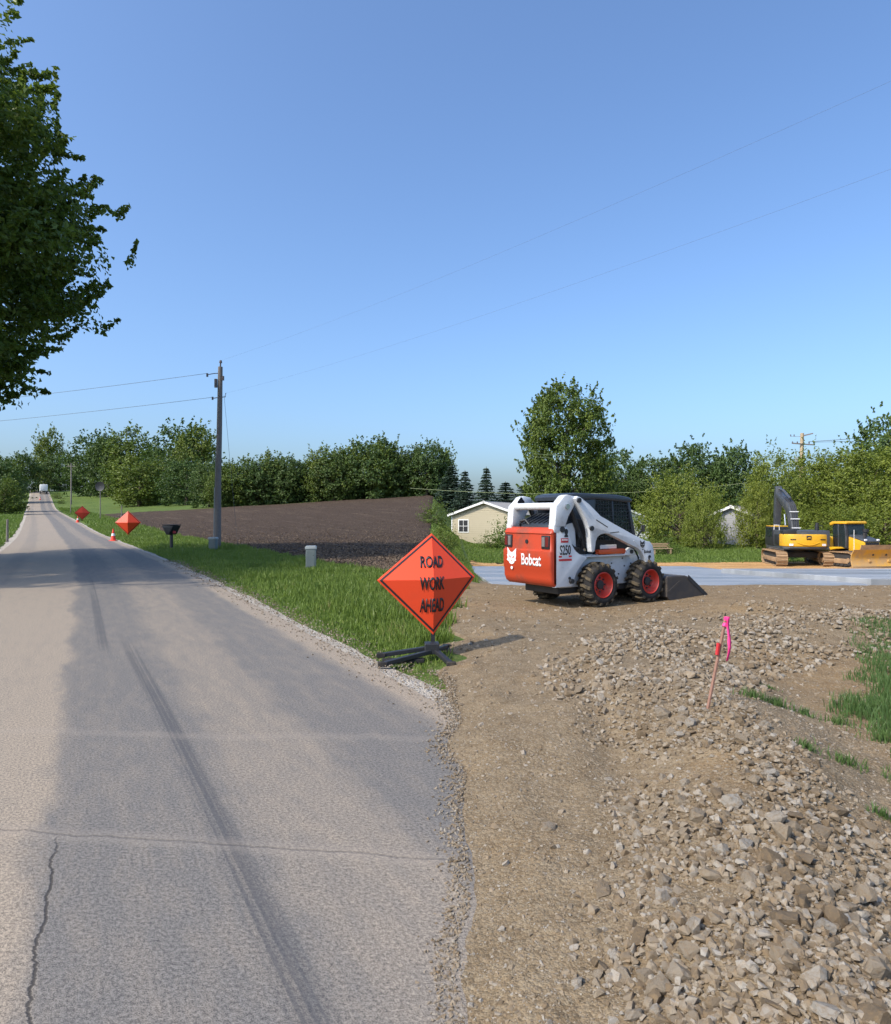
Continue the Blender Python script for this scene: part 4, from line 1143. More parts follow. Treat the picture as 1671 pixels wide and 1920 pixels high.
# wheels
def loader_wheel(x, s):
    R_, y0, y1 = .395, .50, .80
    c = (x, 0, R_ - .012)
    bm = lathe(NB(), [(.205, s * y0), (.30, s * (y0 - .005)), (.345, s * (y0 + .03)), (.352, s * (y0 + .06)), (.352, s * (y1 - .06)), (.345, s * (y1 - .03)), (.315, s * (y1 + .008)), (.26, s * (y1 + .012)), (.222, s * (y1 - .01)), (.205, s * (y1 - .03))], 48, c, caps=False)
    wh = obj('wheel', bm, MAT_RUBBER, loader, True, 50)
    n = 15
    bm = NB()
    for k in range(n):
        for half in (0, 1):
            a = 2 * math.pi * (k + .5 * half) / n
            ya, yb = (y0 - .01, (y0 + y1) / 2 + .025) if half == 0 else ((y0 + y1) / 2 - .025, y1 + .012)
            V = []
            for j, t_ in enumerate((0, .35, .7, 1.0)):
                yy = ya + (yb - ya) * t_
                ctr = abs(yy - (y0 + y1) / 2) / ((y1 - y0) / 2)
                top = R_ - .012 * ctr ** 2 - (.028 if ctr > .98 else 0)
                am = a + .16 * (ctr - .3)
                wd = .062 + .020 * ctr
                for (aa, rr) in ((am - wd, .338 - (.03 if ctr > .98 else 0)), (am - wd * .82, top), (am + wd * .82, top), (am + wd, .338 - (.03 if ctr > .98 else 0))):
                    V.append(bm.verts.new((c[0] + rr * math.cos(aa), s * yy, c[2] + rr * math.sin(aa))))
            for j in range(3):
                for q in range(3):
                    bm.faces.new((V[j*4+q], V[j*4+q+1], V[j*4+4+q+1], V[j*4+4+q]))
            bm.faces.new(V[0:4]); bm.faces.new(V[12:16][::-1])
    obj('tread_lugs', bm, MAT_TREAD, wh)
    bm = lathe(NB(), [(.21, s * (y1 - .035)), (.225, s * (y1 - .005)), (.212, s * (y1 + .004)), (.198, s * (y1 - .015)), (.185, s * (y1 - .07)), (.160, s * (y1 - .115)), (.155, s * (y1 - .12)), (.10, s * (y1 - .10)), (.095, s * (y1 - .10)), (.0001, s * (y1 - .10))], 40, c, caps=False)
    obj('rim', bm, MAT_RIM, wh, True, 30)
    bm = lathe(NB(), [(.082, s * (y1 - .12)), (.080, s * (y1 - .075)), (.060, s * (y1 - .065)), (.0001, s * (y1 - .06))], 20, c); obj('hub', bm, MAT_INNER, wh, True)
    for k in range(8):
        a = 2 * math.pi * k / 8
        p = (c[0] + .118 * math.cos(a), c[2] + .118 * math.sin(a))
        bm = cyl(NB(), (p[0], s * (y1 - .12), p[1]), (p[0], s * (y1 - .085), p[1]), .015, n=8); obj('wheel_nut', bm, MAT_INNER, wh)
for x in (-.52, .68):
    for s in (-1, 1): loader_wheel(x, s)
# bucket
bk = empty('bucket'); bk.parent = loader
bm = NB(); prism(bm, [(1.06, .42), (1.10, .455), (1.60, .45), (1.60, .425), (1.14, .42), (1.10, .36), (1.12, .10), (1.22, .035), (2.42, .012), (2.42, -.004), (1.18, .0), (1.07, .08)], -.83, .83, 'y'); obj('bucket_shell', bm, MAT_STEEL, bk)
for s in (-1, 1):
    bm = NB(); prism(bm, [(1.07, .44), (1.63, .44), (1.68, .41), (2.24, .03), (2.20, 0), (1.16, 0), (1.07, .08)], s * .84, s * .815, 'y', .004, 1); sd_ = obj('bucket_side', bm, MAT_STEEL, bk)
    bm = NB(); bar(bm, (1.655, s * .842, .425), (2.22, s * .842, .035), .012, .075); obj('side_cutter', bm, MAT_INNER, sd_)
    bm = NB(); bar(bm, (1.10, s * .842, .16), (1.42, s * .842, .34), .012, .05); obj('wear_strip', bm, MAT_STEEL, sd_)
bm = NB(); prism(bm, [(2.20, .018), (2.56, .004), (2.56, -.006), (2.20, -.006)], -.85, .85, 'y'); obj('cutting_edge', bm, MAT_STEEL, bk)
bm = NB(); box(bm, (.98, 0, .30), (.16, 1.0, .40), bevel=.02); obj('quick_coupler', bm, MAT_INNER, bk)
# ------------------------------------------------------------------ crawler tracks shared by the two yellow machines
def track(root, x, y0, y1, h, width, n, axis='y', mat_in=MAT_INNER, roll=None):
    """one crawler: chain loop in the vertical plane, shoes as separate parts; runs along axis between y0 and y1, centred at x"""
    r = h / 2
    def P(a, b, c): return (a, b, c) if axis == 'y' else (b, a, c)
    f = empty('track'); f.parent = root
    bm = NB(); pts = []
    for k in range(9):
        a = -math.pi / 2 + math.pi * k / 8; pts.append((y1 - r + (r - .07) * math.cos(a), r + (r - .07) * math.sin(a)))
    for k in range(9):
        a = math.pi / 2 + math.pi * k / 8; pts.append((y0 + r + (r - .07) * math.cos(a), r + (r - .07) * math.sin(a)))
    prism(bm, pts, x - width * .28, x + width * .28, 'x' if axis == 'y' else 'y'); obj('track_frame', bm, mat_in, f)
    for k in range(2):
        cy = (y0 + r) if k == 0 else (y1 - r)
        for s in (-1, 1):
            bm = cyl(NB(), P(x + s * width * .25, cy, r), P(x + s * width * .36, cy, r), r * .72, n=20); wl = obj('sprocket', bm, mat_in, f, True)
            bm = cyl(NB(), P(x + s * width * .36, cy, r), P(x + s * width * .42, cy, r), r * .3, n=12); obj('hub', bm, MAT_TRACK, wl, True)
    m = 6
    for k in range(m):
        cy = y0 + r + (y1 - y0 - 2 * r) * (k + .5) / m
        bm = cyl(NB(), P(x - width * .36, cy, .20), P(x + width * .36, cy, .20), .11, n=12); obj('track_roller', bm, mat_in, f, True)
    for s in (-1, 1):
        bm = NB(); box(bm, P(x + s * width * .33, (y0 + y1) / 2, .34 * h / .8), P(.06, y1 - y0 - 2.2 * r, .26 * h / .8), bevel=.02); obj('guard_plate', bm, MAT_TRACK, f, True)
    # shoes
    Lf = y1 - y0 - 2 * r; per = 2 * Lf + 2 * math.pi * r
    bm = NB(); box(bm, (0, 0, 0), P(width, per / n * .90, .035)); box(bm, P(0, per / n * .3, .03), P(width, .025, .05))
    me = bpy.data.meshes.new('track_shoe'); bmesh.ops.recalc_face_normals(bm, faces=bm.faces); bm.to_mesh(me); bm.free(); me.materials.append(MAT_TRACK)
    for k in range(n):
        d = per * k / n
        if d < Lf: p, a = (y0 + r + d, 2 * r), 0
        elif d < Lf + math.pi * r: a = -(d - Lf) / r; p = (y1 - r - r * math.sin(a), r + r * math.cos(a))
        elif d < 2 * Lf + math.pi * r: p, a = (y1 - r - (d - Lf - math.pi * r), 0), math.pi
        else: a = math.pi - (d - 2 * Lf - math.pi * r) / r; p = (y0 + r - r * math.sin(a), r + r * math.cos(a)); 
        o = link('track_shoe', me, None, f)
        o.location = P(x, p[0], p[1] + .0)
        o.rotation_euler = (a, 0, 0) if axis == 'y' else (0, -a, 0)
    return f

# ------------------------------------------------------------------ excavator, seen from behind
EX, EY = 21.75, 42.3
exc = empty('excavator', (EX, EY, float(ground(EX, EY)) + .07), rad(-13))
tag(exc, 'yellow and grey crawler excavator seen from behind, boom raised', 'excavator')
track(exc, -1.28, -2.0, 2.1, .82, .62, 46); track(exc, 1.28, -2.0, 2.1, .82, .62, 46)
bm = NB(); box(bm, (0, 0, .62), (2.1, 1.6, .34), bevel=.06); cyl(bm, (0, 0, .75), (0, 0, 1.02), .7, n=24); obj('car_body', bm, MAT_INNER, exc, True)
HB = empty('upper_house'); HB.parent = exc; HB.rotation_euler = (0, 0, rad(3))
bm = NB(); box(bm, (0, -.1, 1.06), (2.5, 3.6, .14), bevel=.03); obj('deck', bm, MAT_GREYM, HB, True)
cw = [(-1.30, -1.05), (-1.30, -1.55), (-1.22, -1.78), (-1.0, -1.98), (-.6, -2.10), (0, -2.14), (.6, -2.10), (1.0, -1.98), (1.22, -1.78), (1.30, -1.55), (1.30, -1.05)]
bm = NB(); prism(bm, cw, 1.16, 1.90, 'z', .06, 3); cwt = obj('counterweight', bm, MAT_YELLOW, HB, True)
bm = NB(); prism(bm, [(a * .985, b * .985) for a, b in cw], 1.06, 1.15, 'z', .02); obj('counterweight_base', bm, MAT_GREYM, cwt, True)
bm = NB(); box(bm, (.02, -2.145, 1.70), (.26, .03, .24), bevel=.03); bd = obj('badge', bm, MAT_BLACK, cwt, True)
bm = flat_poly(NB(), [(-.09, -.02), (-.05, .02), (.02, .02), (.05, .06), (.09, .05), (.065, .02), (.06, -.02), (.09, -.07), (.06, -.06), (.03, -.03), (-.03, -.03), (-.08, -.07)], .01); obj('leaping_deer', place(bm, (.02, -2.164, 1.70), (1, 0, 0), (0, 0, 1)), MAT_YELLOW, bd)
for x in (-.82, .82):
    bm = NB(); box(bm, (x, -2.065 + .0, 1.60), (.30, .02, .05), rot=(0, 0, .24 * (1 if x > 0 else -1))); obj('model_plate', bm, MAT_DECALK, cwt)
for x in (-.92, .88):
    bm = NB(); box(bm, (x, -2.04, 1.28), (.22, .03, .12), rot=(0, 0, .24 * (1 if x > 0 else -1))); obj('reflector', bm, MAT_DECALW, cwt)
bm = tube(NB(), [(-.62, -2.10, 1.42), (-.3, -2.17, 1.30), (0, -2.19, 1.26), (.3, -2.17, 1.30), (.62, -2.10, 1.42)], .025, 6); obj('moulded_crease', bm, MAT_YELLOW, cwt, True)
bm = NB(); prism(bm, [(-1.26, -1.0), (-1.26, .9), (1.26, .9), (1.26, -1.85), (.9, -1.98), (-.45, -1.98), (-.55, -1.6)], 1.14, 2.12, 'z', .05); obj('engine_hood', bm, MAT_GREYM, HB, True)
bm = NB(); box(bm, (-.85, -1.25, 1.98), (.80, .9, .34), bevel=.03); obj('air_cleaner_box', bm, MAT_BLACK, HB, True)
bm = cyl(NB(), (.72, -1.35, 2.1), (.72, -1.35, 2.34), .12, n=14); cyl(bm, (.72, -1.35, 2.34), (.74, -1.35, 2.58), .10, .09, n=14); obj('exhaust', bm, MAT_BLACK, HB, True)
bm = NB(); box(bm, (-.84, 1.05, 1.72), (.92, 1.7, 1.18), bevel=.08); xc = obj('cab', bm, MAT_BLACK, HB, True)
bm = NB(); box(bm, (-.84, 1.05, 2.34), (.86, 1.6, .06), bevel=.02); obj('cab_roof', bm, MAT_YELLOW, xc, True)
bm = NB(); box(bm, (-1.307, 1.05, 1.95), (.01, 1.3, .55)); obj('side_window', bm, MAT_GLASS, xc)
bm = NB(); box(bm, (-.84, .195, 2.0), (.6, .01, .42)); obj('rear_window', bm, MAT_GLASS, xc)
bm = NB(); box(bm, (-1.29, -.55, 1.55), (.05, .9, .62), bevel=.015); dr = obj('side_door', bm, MAT_BLACK, HB, True)
bm = tube(NB(), [(-1.27, -.95, 2.12), (-1.27, -.95, 2.42), (-1.27, .1, 2.42), (-1.27, .1, 2.12)], .022, 6); obj('handrail', bm, MAT_DECALW, HB, True)
bm = tube(NB(), [(1.2, -.9, 2.1), (1.2, -.9, 2.40), (1.2, .4, 2.40), (1.2, .4, 2.1)], .02, 6); obj('handrail', bm, MAT_BLACK, HB, True)
BO = empty('boom'); BO.parent = exc; BO.rotation_euler = (0, 0, rad(3)); BO.scale = (1, .80, .87)
BOOM = [(.55, 1.45), (.35, 1.75), (1.15, 3.75), (1.45, 4.15), (1.9, 4.42), (4.75, 5.28), (5.05, 5.20), (5.0, 4.92), (4.7, 4.85), (2.45, 3.82), (2.05, 3.45), (.95, 1.60)]
bm = NB(); prism(bm, BOOM, -.10, .36, 'x', .03); obj('boom_box', bm, MAT_GREYM, BO, True)
for s in (-.22, .48):
    bm = cyl(NB(), (s, 1.05, 1.35), (s, 1.75, 2.75), .085, n=14); hc = obj('boom_cylinder', bm, MAT_GREYM, BO, True)
    bm = cyl(NB(), (s, 1.75, 2.75), (s, 1.95, 3.55), .05, n=12); obj('cylinder_rod', bm, MAT_CHROME, hc, True)
bm = cyl(NB(), (.13, 2.0, 4.72), (.13, 3.9, 5.42), .09, n=14); hc = obj('arm_cylinder', bm, MAT_GREYM, BO, True)
bm = cyl(NB(), (.13, 3.9, 5.42), (.13, 5.15, 5.60), .055, n=12); obj('cylinder_rod', bm, MAT_CHROME, hc, True)
for k, s in enumerate((-.02, .08, .2, .3)):
    bm = tube(NB(), [(s, .30, 1.9), (s, .72, 2.9), (s, 1.08, 3.78), (s, 1.40, 4.22), (s, 1.9, 4.50), (s, 3.2, 4.90)], .02, 6); obj('hydraulic_hose', bm, MAT_INNER, BO, True)
for (y, z) in [(.62, 2.55), (.88, 3.2), (1.12, 3.72)]:
    bm = NB(); box(bm, (.13, y - .06, z + .02), (.54, .05, .06)); obj('hose_clamp', bm, MAT_DECALW, BO)
STK = [(4.95, 5.75), (5.25, 5.70), (5.55, 5.05), (5.85, 2.3), (5.72, 2.05), (5.45, 2.1), (4.85, 4.7), (4.75, 5.15)]
bm = NB(); prism(bm, STK, -.06, .32, 'x', .03); obj('stick', bm, MAT_GREYM, BO, True)
bm = cyl(NB(), (.13, 5.60, 5.2), (.13, 5.95, 3.6), .07, n=12); hc = obj('bucket_cylinder', bm, MAT_GREYM, BO, True)
bm = cyl(NB(), (.13, 5.95, 3.6), (.13, 6.1, 2.7), .045, n=12); obj('cylinder_rod', bm, MAT_CHROME, hc, True)
BKX = [(5.55, 2.2), (6.05, 2.3), (6.35, 1.9), (6.30, 1.2), (5.95, .75), (5.35, .55), (5.0, .75), (5.25, 1.1), (5.5, 1.6)]
bm = NB(); prism(bm, BKX, -.45, .70, 'x', .02); db = obj('digging_bucket', bm, MAT_STEEL, BO, True)
for k in range(5):
    bm = NB(); bar(bm, (-.38 + k * .255, 5.05, .80), (-.38 + k * .255, 4.75, .72), .07, .05); obj('bucket_tooth', bm, MAT_STEEL, db)

# ------------------------------------------------------------------ bulldozer
BX, BY = 23.85, 40.0
dz = empty('bulldozer', (BX, BY, float(ground(BX, BY)) + .05), rad(-80))
tag(dz, 'yellow bulldozer with a wide muddy blade at the right edge', 'bulldozer')
track(dz, -.88, -1.45, 1.35, .86, .52, 36, 'x', MAT_INNER); track(dz, .88, -1.45, 1.35, .86, .52, 36, 'x', MAT_INNER)
bm = NB(); box(bm, (-.1, 0, .72), (2.3, 1.1, .5), bevel=.05); obj('main_frame', bm, MAT_INNER, dz, True)
# rear body and fenders
bm = NB(); prism(bm, [(-1.55, .95), (-1.55, 1.62), (-1.45, 1.72), (-.95, 1.68), (-.85, 1.3), (-.80, .95)], -.80, .80, 'y', .05); rb = obj('rear_tank', bm, MAT_YELLOW, dz, True)
for s in (-1, 1):
    bm = NB(); prism(bm, [(-1.05, .98), (-1.05, 1.12), (-.10, 1.16), (.15, 1.08), (-.35, .98)], s * .62, s * 1.16, 'y', .02); obj('fender', bm, MAT_YELLOW, dz, True)
bm = NB(); box(bm, (-1.562, -.35, 1.35), (.02, .18, .22), bevel=.01); obj('tail_lamp', bm, MAT_BLACK, rb)
# cab
bm = NB(); prism(bm, [(-.80, 1.05), (-.86, 1.60), (-.86, 2.50), (.18, 2.52), (.32, 1.80), (.32, 1.05)], -.60, .60, 'y', .03); cb = obj('cab', bm, MAT_BLACK, dz, True)
bm = NB(); prism(bm, [(-1.02, 2.40), (-1.02, 2.56), (-.85, 2.64), (.22, 2.66), (.34, 2.58), (.30, 2.50), (-.62, 2.50)], -.68, .68, 'y', .03); obj('roof', bm, MAT_YELLOW, cb, True)
for s in (-1, 1):
    bm = NB(); box(bm, (-.62, s * .606, 2.05), (.42, .012, .72)); obj('rear_side_window', bm, MAT_GLASS, cb)
    bm = NB(); prism(bm, [(-.34, 1.12), (-.34, 2.46), (.10, 2.46), (.20, 1.80), (.20, 1.12)], s * .602, s * .615, 'y'); dr = obj('door', bm, MAT_GLASS, cb)
    for (a, b) in [((-.38, 1.1), (-.38, 2.5)), ((.22, 1.1), (.22, 1.80)), ((.22, 1.8), (.12, 2.5))]:
        bm = NB(); bar(bm, (a[0], s * .61, a[1]), (b[0], s * .61, b[1]), .07, .05, .01); obj('door_post', bm, MAT_GREYM, cb, True)
bm = NB(); box(bm, (-.25, 0, 1.55), (.5, .5, .7), bevel=.08); obj('seat', bm, MAT_INNER, cb, True)
bm = NB(); prism(bm, [(.21, 2.45), (.34, 1.80), (.355, 1.80), (.225, 2.45)], -.52, .52, 'y'); obj('windscreen', bm, MAT_GLASS, cb)
# hood and grille
bm = NB(); prism(bm, [(.22, 1.05), (.22, 1.78), (1.42, 1.50), (1.46, 1.42), (1.46, .80), (.5, .80)], -.52, .52, 'y', .03); hd = obj('hood', bm, MAT_YELLOW, dz, True)
bm = NB(); prism(bm, [(.22, 1.79), (.22, 1.86), (.40, 1.88), (1.40, 1.60), (1.47, 1.54), (1.47, 1.50), (1.40, 1.52)], -.50, .50, 'y', .015); obj('hood_top', bm, MAT_GREYM, hd, True)
bm = NB(); box(bm, (1.475, 0, 1.14), (.04, .88, .66), bevel=.01); gr = obj('grille', bm, MAT_BLACK, hd)
for k in range(6):
    bm = NB(); box(bm, (1.505, -.36 + .144 * k, 1.14), (.025, .02, .60)); obj('grille_bar', bm, MAT_INNER, gr)
for s in (-1, 1):
    bm = NB(); box(bm, (.85, s * .53, 1.22), (.55, .02, .42), bevel=.008); obj('side_panel', bm, MAT_YELLOW, hd)
    bm = NB(); box(bm, (1.44, s * .40, 1.60), (.10, .16, .11), bevel=.03); obj('headlamp', bm, MAT_DECALW, hd, True)
bm = cyl(NB(), (.75, .20, 1.70), (.75, .20, 2.05), .10, n=14); cyl(bm, (.75, .20, 2.05), (.75, .20, 2.22), .17, .17, n=16); obj('air_intake', bm, MAT_BLACK, hd, True)
bm = cyl(NB(), (1.05, -.15, 1.60), (1.05, -.15, 2.0), .06, n=12); obj('exhaust', bm, MAT_INNER, hd, True)
# blade: curved plate with top guard
prof = []
for k in range(9):
    t_ = k / 8; prof.append((2.12 - .22 * math.sin(math.pi * t_) + .03 * t_, .02 + 1.08 * t_))
back = [(x - .05, z) for x, z in prof[::-1]]
bm = NB(); prism(bm, prof + back, -1.75, 1.75, 'y'); bl = obj('blade', bm, MAT_YELLOWD, dz, True)
bm = NB(); prism(bm, [(2.14, 1.10), (2.22, 1.36), (2.18, 1.36), (2.09, 1.10)], -1.35, 1.35, 'y'); obj('blade_guard', bm, MAT_TRACK, bl)
bm = NB(); prism(bm, [(2.125, -.03), (2.16, -.03), (2.12, .16), (2.09, .16)], -1.77, 1.77, 'y'); obj('cutting_edge', bm, MAT_STEEL, bl)
for s in (-1, 1):
    bm = NB(); bar(bm, (-.2, s * .52, .55), (2.0, s * .62, .45), .14, .16, .02); obj('push_arm', bm, MAT_YELLOWD, dz, True)
    bm = cyl(NB(), (.95, s * .35, 1.0), (2.0, s * .42, .8), .06, n=12); obj('blade_cylinder', bm, MAT_INNER, dz, True)
    bm = NB(); bar(bm, (2.08, s * 1.70, 1.06), (2.08, s * 1.70, 2.2), .02); obj('sight_rod', bm, MAT_DECALW, bl)
# ------------------------------------------------------------------ roadside things, left half
MAT_POLE = plain('weathered_pole', (.19, .165, .15), .9, 0, .3, 12)
MAT_POLE2 = plain('tan_pole', (.42, .32, .20), .85, 0, .25, 12)
MAT_WIRE = plain('wire', (.10, .105, .11), .6, 0, .1)
MAT_WIRE_LIT = plain('sunlit_wire', (.42, .46, .22), .6, 0, .1)  # sunlit brightness of these wires painted into the colour
MAT_SIGN = paint('orange_vinyl', (.78, .060, .012), .55, .12, (.45, .06, .02), 3)
MAT_SIGND = paint('faded_orange_vinyl', (.50, .035, .010), .6, .2, (.3, .04, .02), 3)
MAT_CONE = plain('cone_orange', (.72, .05, .02), .5)
MAT_PED = plain('grey_green_plastic', (.15, .175, .165), .6)
MAT_PEDW = plain('pale_lid', (.34, .36, .35), .5)
MAT_GLASSB = plain('insulator', (.10, .08, .08), .3)
MAT_PINK = plain('pink_ribbon', (.90, .045, .24), .6)
def gz(x, y): return float(ground(x, y))

# utility pole by the field
PX0, PY0 = -10.85, 32.5; g0 = gz(PX0, PY0)
po = empty('utility_pole', (PX0, PY0, g0)); tag(po, 'grey wooden utility pole standing at the edge of the ploughed field', 'utility pole')
bm = tube(NB(), [(0, 0, -.3), (.02, 0, 3), (.08, 0, 6), (.12, 0, 8.75)], [.155, .14, .125, .105], 14); obj('pole', bm, MAT_POLE, po, True)
bm = cyl(NB(), (.12, 0, 8.75), (.13, 0, 8.98), .035, n=8); cyl(bm, (.13, 0, 8.94), (.14, 0, 9.06), .075, .05, n=10); obj('top_insulator', bm, MAT_GLASSB, po, True)
bm = tube(NB(), [(.1, 0, 8.45), (-.2, -.05, 8.42), (-.45, -.1, 8.36)], .02, 6); br = obj('bracket_arm', bm, MAT_GLASSB, po)
bm = cyl(NB(), (-.47, -.1, 8.26), (-.47, -.1, 8.42), .05, n=8); obj('insulator', bm, MAT_GLASSB, br)
bm = NB(); cyl(bm, (-.06, -.1, 7.75), (-.06, -.1, 8.15), .075, n=10); obj('cutout_switch', bm, MAT_GLASSB, po, True)
bm = NB(); cyl(bm, (.26, -.05, 8.1), (.26, -.05, 8.3), .06, n=10); obj('arrester', bm, MAT_GLASSB, po, True)
bm = tube(NB(), [(-.25, 0, 7.25), (.1, 0, 7.3), (.36, 0, 7.32), (.38, 0, 7.5)], .022, 6); br = obj('lower_arm', bm, MAT_GLASSB, po)
bm = cyl(NB(), (-.25, 0, 7.18), (-.25, 0, 7.32), .045, n=8); obj('insulator', bm, MAT_GLASSB, br)
bm = NB(); bar(bm, (-.16, -.05, .0), (-.13, -.05, 3.0), .05, .04); obj('conduit', bm, MAT_PEDW, po)
bm = NB(); bar(bm, (-.10, -.14, 2.0), (-.06, -.13, 4.6), .035, .02); obj('ground_wire_moulding', bm, MAT_PED, po)

def wire(a, b, sag, r, label, n=24, mat=MAT_WIRE, group='overhead wires'):
    a, b = Vector(a), Vector(b)
    pts = [a.lerp(b, t) - Vector((0, 0, sag * 4 * t * (1 - t))) for t in np.linspace(0, 1, n)]
    o = obj('overhead_wire', tube(NB(), pts, r, 5), mat)
    return tag(o, label, 'wire', group)
P0 = Vector((PX0, PY0, g0))
wire(P0 + Vector((-.47, -.1, 8.42)), (-75, 56, 9.2), .9, .009, 'upper overhead wire running left from the utility pole')
wire(P0 + Vector((-.25, 0, 7.3)), (-75, 56, 7.9), .9, .009, 'lower overhead wire running left from the utility pole')
wire(P0 + Vector((.12, 0, 9.05)), (14, 4.5, 9.6), .5, .0016, 'upper overhead wire from the utility pole towards the camera')
wire(P0 + Vector((.38, 0, 7.5)), (14, 4.0, 8.0), .5, .0016, 'lower overhead wire from the utility pole towards the camera')
wire(P0 + Vector((.3, 0, 7.4)), (PX0 + 1.05, PY0 - .2, g0 + .0), .1, .007, 'thin guy wire slanting from the utility pole to the ground', 6)

# mailbox
mx_, my_ = -12.85, 32.0
mb = empty('mailbox', (mx_, my_, gz(mx_, my_)), rad(-20)); tag(mb, 'dark mailbox on a post with red flag beside the road', 'mailbox')
bm = NB(); box(bm, (0, 0, .38), (.11, .11, .95), bevel=.01); obj('post', bm, MAT_BLACK, mb)
bm = NB(); prism(bm, [(-.07, .72), (.07, .72), (.30, 1.08), (.31, 1.14), (.0, 1.16), (-.31, 1.14), (-.30, 1.08)], -.26, .26, 'y', .012); bx_ = obj('box', bm, MAT_BLACK, mb, True)
bm = NB(); box(bm, (0, 0, 1.175), (.64, .58, .035), bevel=.01); obj('lid', bm, MAT_INNER, bx_)
bm = NB(); box(bm, (0, -.268, .98), (.34, .012, .16), bevel=.003); dr = obj('door', bm, MAT_INNER, bx_)
bm = NB(); box(bm, (.27, -.1, .84), (.02, .18, .10)); bar(bm, (.26, -.15, .78), (.27, -.15, .92), .02); obj('flag', bm, MAT_DECALR, mb)

def pedestal(x, y, h, wd, label, rz):
    p = empty('utility_pedestal', (x, y, gz(x, y)), rz); tag(p, label, 'utility box')
    bm = NB(); box(bm, (0, 0, h * .42), (wd, wd * .8, h * .96), bevel=.015); b = obj('housing', bm, MAT_PED, p, True)
    bm = NB(); prism(bm, [(-wd * .56, h * .86), (-wd * .56, h * .95), (-wd * .45, h), (wd * .45, h), (wd * .56, h * .95), (wd * .56, h * .86)], -wd * .46, wd * .46, 'y', .012); obj('cap', bm, MAT_PEDW, p, True)
    bm = NB(); box(bm, (0, -wd * .405, h * .5), (wd * .7, .006, h * .6)); obj('access_cover', bm, MAT_PED, b)
    bm = cyl(NB(), (wd * .25, -wd * .40, h * .62), (wd * .25, -wd * .43, h * .62), .012, n=8); obj('lock', bm, MAT_BLACK, b)
pedestal(-4.0, 20.3, .74, .30, 'grey-green utility pedestal in the grass right of the pole', rad(8))
pedestal(-10.75, 31.6, .68, .34, 'low utility box with pale lid at the foot of the pole', rad(-5))

# roll-up diamond work signs
def sign(x, y, zc, hd, rz, label, mat, words=None, top=0.0, bot=0.0, right=0.0, left=0.0, puff=.06, base=0.0):
    g = gz(x, y)
    s = empty('work_sign', (x, y, g), rz); tag(s, label, 'road sign')
    zc = zc - g
    def S_(p, q, off=0.0):
        """p to the right, q up, in half diagonals; the ribs bow the vinyl"""
        yb = -puff * hd * (1 - abs(p) - abs(q)) - off
        ang = top if q > 0 else bot
        zz = q * hd * math.cos(ang); yy = abs(q) * hd * math.sin(ang)
        ab = right if p > 0 else left
        xx = p * hd * math.cos(ab); yy += abs(p) * hd * math.sin(ab)
        return Vector((xx, yy + yb, zc + zz))
    def quad_strip(pts, off, name, m, par):
        bm = NB(); vs = [bm.verts.new(S_(a, b, off)) for a, b in pts]
        n = len(vs) // 2
        for i in range(n - 1): bm.faces.new((vs[i], vs[i + 1], vs[n + i + 1], vs[n + i]))
        return obj(name, bm, m, par)
    bm = NB(); N_ = 10
    for sp in (-1, 1):
        for sq in (-1, 1):
            V = {}
            for i in range(N_ + 1):
                for j in range(N_ + 1 - i):
                    V[i, j] = bm.verts.new(S_(sp * i / N_ if i else 1e-9 * sp, sq * j / N_ if j else 1e-9 * sq))
            for i in range(N_):
                for j in range(N_ - i):
                    bm.faces.new((V[i, j], V[i + 1, j], V[i, j + 1]))
                    if j + 1 < N_ - i: bm.faces.new((V[i + 1, j], V[i + 1, j + 1], V[i, j + 1]))
    bmesh.ops.remove_doubles(bm, verts=bm.verts, dist=1e-4)
    pn = obj('panel', bm, mat, s)
    so_ = pn.modifiers.new('thickness', 'SOLIDIFY'); so_.thickness = .004; so_.offset = 0
    for sp in (-1, 1):
        for sq in (-1, 1):
            o_, i_ = .955, .905
            quad_strip([(sp * o_ * (1 - t), sq * o_ * t) for t in (0, .5, 1)] + [(sp * i_ * (1 - t), sq * i_ * t) for t in (0, .5, 1)], .006, 'border', MAT_DECALK, pn)
    if words:
        for wd_, q, hgt, xs in words:
            bm = text_mesh(wd_, hgt, xs, .001, .03)
            bmesh.ops.triangulate(bm, faces=bm.faces)
            bmesh.ops.subdivide_edges(bm, edges=[e for e in bm.edges if e.calc_length() > .08], cuts=2)
            for pc, pn_ in (((0, 0, 0), (1, 0, 0)), ((0, -q, 0), (0, 1, 0))):
                bmesh.ops.bisect_plane(bm, geom=bm.verts[:] + bm.edges[:] + bm.faces[:], plane_co=pc, plane_no=pn_)
            for v in bm.verts: v.co = S_(v.co.x, q + v.co.y, .010 + v.co.z)
            obj('lettering', bm, MAT_DECALK, pn)
    for (a, b) in [((-.97, 0), (.97, 0)), ((0, -.97), (0, .97))]:
        bm = tube(NB(), [S_(a[0], a[1], -.012), S_(a[0] * .5, a[1] * .5, -.012), S_(0.001, 0.001, -.014), S_(b[0] * .5, b[1] * .5, -.012), S_(b[0], b[1], -.012)], .010, 6); obj('rib', bm, MAT_INNER, s, True)
    bm = NB(); yb_ = hd * math.sin(bot) + .05; bar(bm, (0, yb_, .10 + base), (0, yb_, zc), .045, .035); bar(bm, (0, yb_, zc), tuple(S_(0, .0, -.02)), .03); st = obj('mast', bm, MAT_BLACK, s)
    return s, st
sg, st = sign(-.13, 7.55, .885, .625, rad(5), 'large orange work sign with black lettering, wind-bent, nearest the camera', MAT_SIGN,
     [('ROAD', .38, .25, .50), ('WORK', -.06, .25, .47), ('AHEAD', -.46, .25, .44)], top=rad(36), bot=rad(8), right=rad(36), puff=.04)
